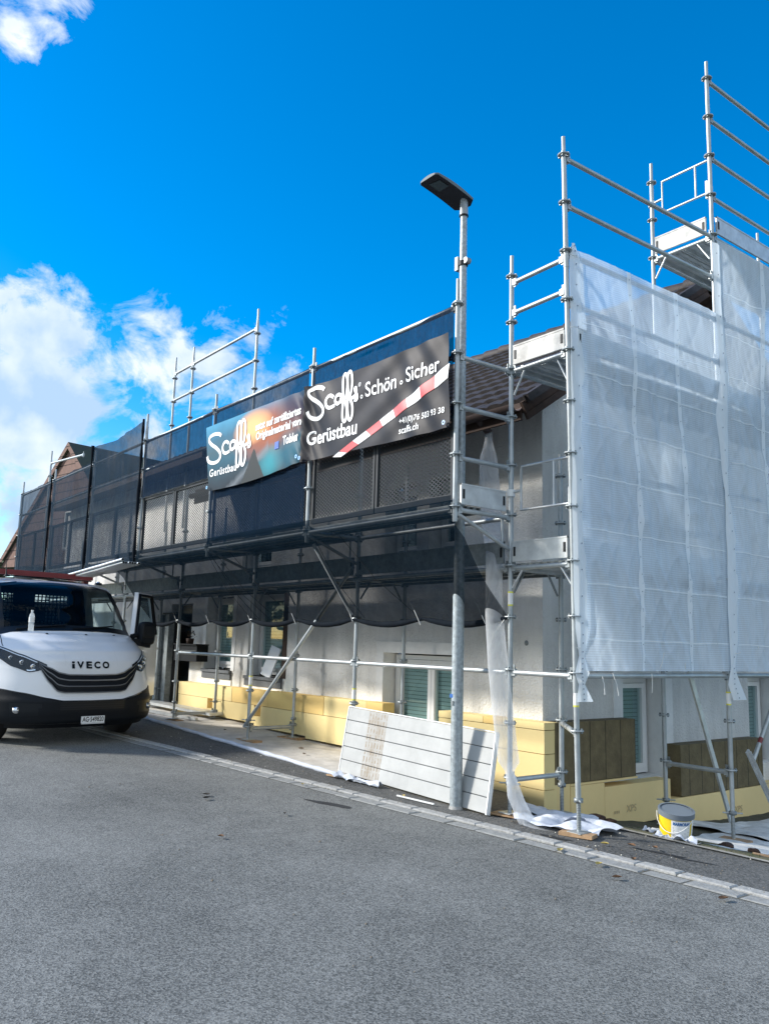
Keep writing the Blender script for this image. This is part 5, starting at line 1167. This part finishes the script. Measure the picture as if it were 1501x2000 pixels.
# lying deck boards near the van
for i, (x0, y0, x1, y1, z, w_) in enumerate(((-10.4, .42, -8.2, .72, .10, .30), (-10.2, -.12, -8.1, .30, .045, .05))):
    mb = MB(); mb.beam((x0, y0, gz(x0, y0)+z), (x1, y1, gz(x1, y1)+z), w_, .045, ALU); tag(mb.obj('loose_plank' if i == 0 else 'loose_tube'), ['wide metal plank lying flat on the fleece beside the van', 'narrow aluminium bar lying on the ground beside the van'][i], 'plank' if i == 0 else 'bar')
# small board leaning in the second window
mb = MB(); mb.beam((-7.22, HY-.0, -.37), (-7.12, HY+.13, .10), .30, .02, PVC, upv=(0, 1, 0)); o = mb.obj('framed_sheet'); tag(o, 'small white framed sheet leaning in the window left of the long brace', 'sheet')
# film downpipe hanging from the gutter
mb = MB()
def tubefilm(pts, ws, name, label):
    mb = MB(); n = len(pts)-1
    def fn(u, v):
        f = v*n; i = min(int(f), n-1); t = f-i; p = Vector(pts[i]).lerp(Vector(pts[i+1]), t); w = ws[i]*(1-t)+ws[i+1]*t; a = u*6.28318
        cr_ = 1+.12*n3(v*18, u*4, 3)
        return p+Vector((math.cos(a)*w*.62*cr_, math.cos(a)*w*.55, 0))+Vector((-math.sin(a)*.03, math.sin(a)*.03, .010*n3(u*5, v*20, 1)))
    mb.grid(fn, 20, 120, FILM); return tag(mb.obj(name), label, 'film pipe')
tubefilm([(-1.66, .55, 2.60), (-1.66, .55, 2.50), (-1.64, .53, 2.28), (-1.58, .50, 1.8), (-1.35, .32, 1.40), (-1.00, -.02, 1.12), (-.93, -.08, .5), (-.87, -.08, .0), (-.80, -.08, -.45), (-.73, -.08, -.85), (-.70, -.10, -.93), (-.60, -.12, -1.15), (-.45, -.12, -1.36), (-.25, -.05, -1.375)], [.05, .055, .12, .145, .13, .10, .105, .12, .12, .12, .05, .09, .10, .12], 'film_downpipe', 'clear plastic film hose hanging from the gutter down to the corner leg')
# dead leaves
LEAF = mat('dead_leaf', (.16, .085, .04), .8, vary=.5, vscale=30); LEAFY = mat('yellow_leaf', (.55, .42, .12), .8, vary=.3, vscale=30)
random.seed(41)
LV = [(.34, -.06, 1, 'yellow leaf on the pavement right of the corner leg'), (.64, .20, 0, 'large brown curled leaf on the pavement in front of the bucket'), (.75, -.24, 0, 'brown leaf by the kerb below the bucket'), (.99, -.77, 0, 'pale brown leaf on the road nearest the camera under the right kerb'), (.70, -.60, 1, 'yellow leaf lying in the gutter below the corner leg'), (.29, -.56, 1, 'pale leaf on the kerb stones below the corner leg'), (1.66, -.52, 0, 'dark leaf in the gutter at the far right'),
      (-1.31, -2.72, 0, 'small reddish leaf alone in the middle of the road'), (-2.79, -2.12, 2, 'upper one of two dark scraps lying close together on the road'), (-2.64, -2.19, 2, 'lower one of two dark scraps lying close together on the road'), (-2.83, -.99, 1, 'pale leaf on the kerb below the left end of the panel'), (-1.76, -1.86, 2, 'dark leaf on the road between the two scraps and the lamp'), (-4.9, .3, 0, 'brown leaf on the fleece near the long brace'), (-4.5, .1, 0, 'brown leaf on the fleece left of the panel'), (-6.9, .2, 2, 'dark leaf on the fleece left of the long brace'), (-1.9, -.38, 1, 'yellow leaf at the foot of the panel left of the lamp'), (.5, .08, 0, 'small leaf on the pavement between bucket and corner leg')]
for i, (x, y, k, lb) in enumerate(LV):
    mb = MB(); s = random.uniform(.028, .05); r = random.uniform(0, 3.1)
    def fn(u, v, s=s, r=r, i=i):
        a = (u-.5)*2; w = s*.5*(1-a*a)**.6 if abs(a) < 1 else 0; b = (v-.5)*2*w; x_, y_ = a*s, b; return (x_*math.cos(r)-y_*math.sin(r), x_*math.sin(r)+y_*math.cos(r), .006+.014*(b/s)**2*4+.006*a*a)
    mb.grid(fn, 8, 4, [LEAF, LEAFY, mat('dark_leaf', (.03, .025, .02), .8)][k]); o = mb.obj('dead_leaf', None, (x, y, gz(x, y)+.012 if y < .05 else gz(x, y)+.02)); tag(o, lb, 'leaf', 'fallen leaves and scraps')
# gravel, crumbs and debris scattered along the kerb
mb = MB(); random.seed(9); CR = mat('crumbs', (.22, .19, .15), .95, vary=.5, vscale=40)
for i in range(900):
    if i < 420: x = random.uniform(-8, 4); y = kerb_y(x)+random.gauss(.0, .05)+.01
    else: x = random.uniform(-6, 3); y = random.uniform(kerb_y(x)+.1, back_edge(x)-.05) if random.random() < .7 else random.uniform(-3.5, kerb_y(x))
    s = random.uniform(.002, .006)*(1 if random.random() < .9 else 1.8); z = gz(x, y)+.034*(1 if abs(y-kerb_y(x)-.06) < .06 else 0)+.003
    mb.add([(x-s, y-s, z), (x+s, y-s*.5, z), (x+s*.6, y+s, z), (x-s*.7, y+s*.8, z), (x, y, z+s*1.2)], [(0,1,4),(1,2,4),(2,3,4),(3,0,4)], CR)
tag(mb.obj('grit'), 'loose grit and crumbs scattered on the road and pavement', 'grit', kind='stuff')
mb = MB(); CW = mat('foam_crumb', (.75, .72, .62), .9)
for i in range(170):
    x = random.uniform(-9, 1.2); y = random.uniform(kerb_y(x)+.1, min(.8, back_edge(x)) if x > -1 else .8); s_ = random.uniform(.002, .007); z = gz(x, y)+(.02 if y > -.25 and x < -3.1 else .004)
    mb.add([(x-s_, y-s_, z), (x+s_, y-s_*.4, z), (x+s_*.5, y+s_, z), (x, y, z+s_)], [(0,1,3),(1,2,3),(2,0,3)], CW if i % 3 else CR)
tag(mb.obj('foam_crumbs'), 'pale foam crumbs and dirt scattered over the fleece and pavement', 'crumbs', kind='stuff')
for i, (x0, y0, x1, y1, w_, m_, lb) in enumerate(((-1.95, -.42, -1.45, -.36, .018, PVC, 'thin white plastic strip on the pavement at the foot of the leaning panel'), (-.98, -.12, -.62, -.02, .05, WOOD, 'splintered wood scrap at the right end of the leaning panel'), (-3.2, -.42, -3.02, -.40, .05, WOOD, 'small wood scrap at the left end of the leaning panel'), (.95, 1.15, 1.2, 1.3, .05, WOOD, 'pale timber block on the sheet at the right edge'))):
    mb = MB(); mb.beam((x0, y0, gz(x0, y0)+.018), (x1, y1, gz(x1, y1)+.022), w_, .012 if i < 3 else .05, m_); tag(mb.obj('strip' if i == 0 else 'wood_scrap'), lb, 'strip' if i == 0 else 'scrap')
# weeds along the gutter and the yard edge
WEED = mat('weed', (.05, .075, .02), .8, vary=.4, vscale=30); mb = MB()
for i in range(700):
    if i < 200: x = random.uniform(-6, 3); y = kerb_y(x)+random.choice((-.003, .128))+random.gauss(0, .006); h = random.uniform(.004, .018)
    else: x = random.uniform(-.3, 1.2); y = back_edge(x)+random.uniform(.06, .6)*(1-.3*x); h = random.uniform(.01, .05)
    z = gz(x, y)+.004; a = random.uniform(0, 6.3); dx, dy = math.cos(a)*h*.5, math.sin(a)*h*.5
    mb.add([(x-dy*.25, y+dx*.25, z), (x+dy*.25, y-dx*.25, z), (x+dx, y+dy, z+h)], [(0,1,2)], WEED)
tag(mb.obj('weeds'), 'small green weeds along the gutter and the yard edge', 'weeds', kind='stuff')
# brown rubble beside the corner of the yellow boards
RUB = mat('brown_rubble', (.06, .03, .018), .85, vary=.5, vscale=20)
for i, (x, y, s, lb) in enumerate(((-.52, .95, .06, 'larger dark brown clod behind the corner leg'), (-.42, 1.02, .045, 'smaller dark brown clod behind the corner leg'), (.65, 1.25, .05, 'brown clod on the dusty sheet right of the bucket'), (.80, 1.45, .04, 'light brown lump on the dusty sheet by the right leg'))):
    bm = bmesh.new(); bmesh.ops.create_icosphere(bm, subdivisions=3, radius=s)
    for v in bm.verts: v.co *= 1+.45*n3(v.co.x*22+i, v.co.y*22, v.co.z*22); v.co.x *= 1.4; v.co.z *= .55
    me = D.meshes.new('clod'); bm.to_mesh(me); bm.free(); me.materials.append(RUB); o = D.objects.new('clod', me); COL.objects.link(o); o.location = (x, y, gz(x, y)+s*.4+.03); tag(o, lb, 'clod')
# faint foam stamps on the gable boards
mb = MB(); STP = mat('foam_stamp', (.50, .40, .22), .8)
for (y, z) in ((2.1, -1.58), (4.35, -1.80)):
    f_ = lambda a, b, o=0: (-1.0945, y+a, z+b)
    put_text(mb, 'XPS', f_, .10, .28, .0, .0, STP); 
    for k in range(3): mb.add([f_(-.12+k*.035, 0), f_(-.10+k*.035, 0), f_(-.10+k*.035, .03), f_(-.12+k*.035, .03)], [(0,1,2,3)], STP)
o = mb.obj('foam_stamp', house); local(o)
# dark spot and cracks on wall
mb = MB(); mb.lathe([(0, -.008), (.022, -.006), (.03, 0)], (-1.535, HY-.002, .26), STEELD, 14, axis='y'); o = mb.obj('wall_cap', house); local(o)

# ------------------------------------------------------------------ brown shingled house beyond, tree
AP = CAM + (Vector((-19.445, 1.226, 5.726))-CAM)*(30/26)
al = rad(10); u_ = Vector((math.cos(al), math.sin(al), 0)); n_ = Vector((-math.sin(al), math.cos(al), 0))
SHG = slab_mat('brown_shingle', (.24, .15, .125), (.17, .11, .09), .30, axis=2, sw=.03, bscale=14)
DROOF = mat('dark_far_roof', (.035, .04, .035), .85, vary=.5, vscale=3, col2=(.05, .06, .035))
fh = thing('far_house', 'brown shingled gable house beyond the far left end of the scaffold', 'house', (AP.x, AP.y, -.5))
o0 = Vector((AP.x, AP.y, -.5))
def fhp(a, b, z): return Vector((0, 0, 0)) + u_*a + n_*b + Vector((0, 0, AP.z-o0.z+z))
mb = MB(); ws, hs = 4.4, 4.1; dl = 9
tri = [fhp(-ws, .10, -4.02), fhp(ws, .10, -4.25), fhp(0, .10, -.12)]; mb.add(tri, [(0,1,2)], SHG)
mb.obj('gable', fh)
mb = MB(); c = [fhp(-3.9, .45, -3.6), fhp(3.9, .45, -3.6), fhp(3.9, dl, -3.6), fhp(-3.9, dl, -3.6)]; b_ = [v-Vector((0, 0, 4.5)) for v in c]; mb.add(c+b_, [(0,1,5,4),(1,2,6,5),(2,3,7,6),(3,0,4,7)], TRIM); mb.obj('wall', fh)
mb = MB()
for s, zz in ((-1, 3.95), (1, 4.3)):
    for off in (0, -.22): c = [fhp(0, -.0, off), fhp(s*ws*1.05, -.0, -zz+off), fhp(s*ws*1.05, dl+.5, -zz+off), fhp(0, dl+.5, off)]; mb.add(c, [(0,1,2,3)], DROOF)
    c = [fhp(0, 0, 0), fhp(s*ws*1.05, 0, -zz), fhp(s*ws*1.05, 0, -zz-.22), fhp(0, 0, -.22)]; mb.add(c, [(0,1,2,3)], MATS['brown_shingle'])
mb.obj('roof', fh)
mb = MB(); c = fhp(0, 0, 0); mb.add([fhp(.2, .08, -3.6), fhp(1.2, .08, -3.6), fhp(1.2, .08, -2.4), fhp(.2, .08, -2.4)], [(0,1,2,3)], BGLOSS); fw_ = mb.obj('window', fh)
mb = MB(); mb.path([fhp(.2, .06, -3.6), fhp(1.2, .06, -3.6), fhp(1.2, .06, -2.4), fhp(.2, .06, -2.4), fhp(.2, .06, -3.6)], .05, PVC, 4); mb.obj('frame', fw_)
def tree(x, y, z0, zc, r, label, nleaf=2600, seed=1, sx=1.0):
    t = thing('tree', label, 'tree', (x, y, z0)); random.seed(seed); BARK = mat('bark', (.09, .07, .05), .95, vary=.4); LF = mat('tree_leaf', (.065, .095, .03), .7, col2=(.03, .05, .02), vscale=2.2)
    mb = MB(); H = zc-z0; mb.path([(0, 0, 0), (.05, 0, H*.5), (0, .05, H)], [.14, .11, .05], BARK, 8)
    for i in range(9): a = i*2.4; q = Vector((math.cos(a), math.sin(a), random.uniform(-.2, .9))).normalized()*r*.75; mb.path([(0, 0, H*.75), (q.x*.5, q.y*.5, H*.85+q.z*.5), (q.x, q.y, H+q.z)], [.05, .03, .01], BARK, 5)
    mb.obj('trunk', t); mb = MB(); cl = [Vector((random.gauss(0, .5)*sx, random.gauss(0, .5), random.gauss(0, .42)))*r for _ in range(26)]
    for i in range(nleaf):
        c = random.choice(cl); p = c+Vector((random.gauss(0, 1), random.gauss(0, 1), random.gauss(0, .8)))*r*.15; p.z += H; s = random.uniform(.03, .06); d = Vector((random.gauss(0, 1), random.gauss(0, 1), random.gauss(0, 1))).normalized(); e = d.orthogonal().normalized()
        mb.add([p-d*s, p+e*s*.6, p+d*s, p-e*s*.6], [(0,1,2,3)], LF)
    mb.obj('crown', t); return t
tree(-13.6, -2.05, gz(-13.6, -1.5), 1.15, .55, 'small leafy tree behind the van at the left edge', 5200, 3)
tree(-26, -5.5, -.7, 2.3, 1.8, 'rounder tree far down the street behind the van', 4500, 8)
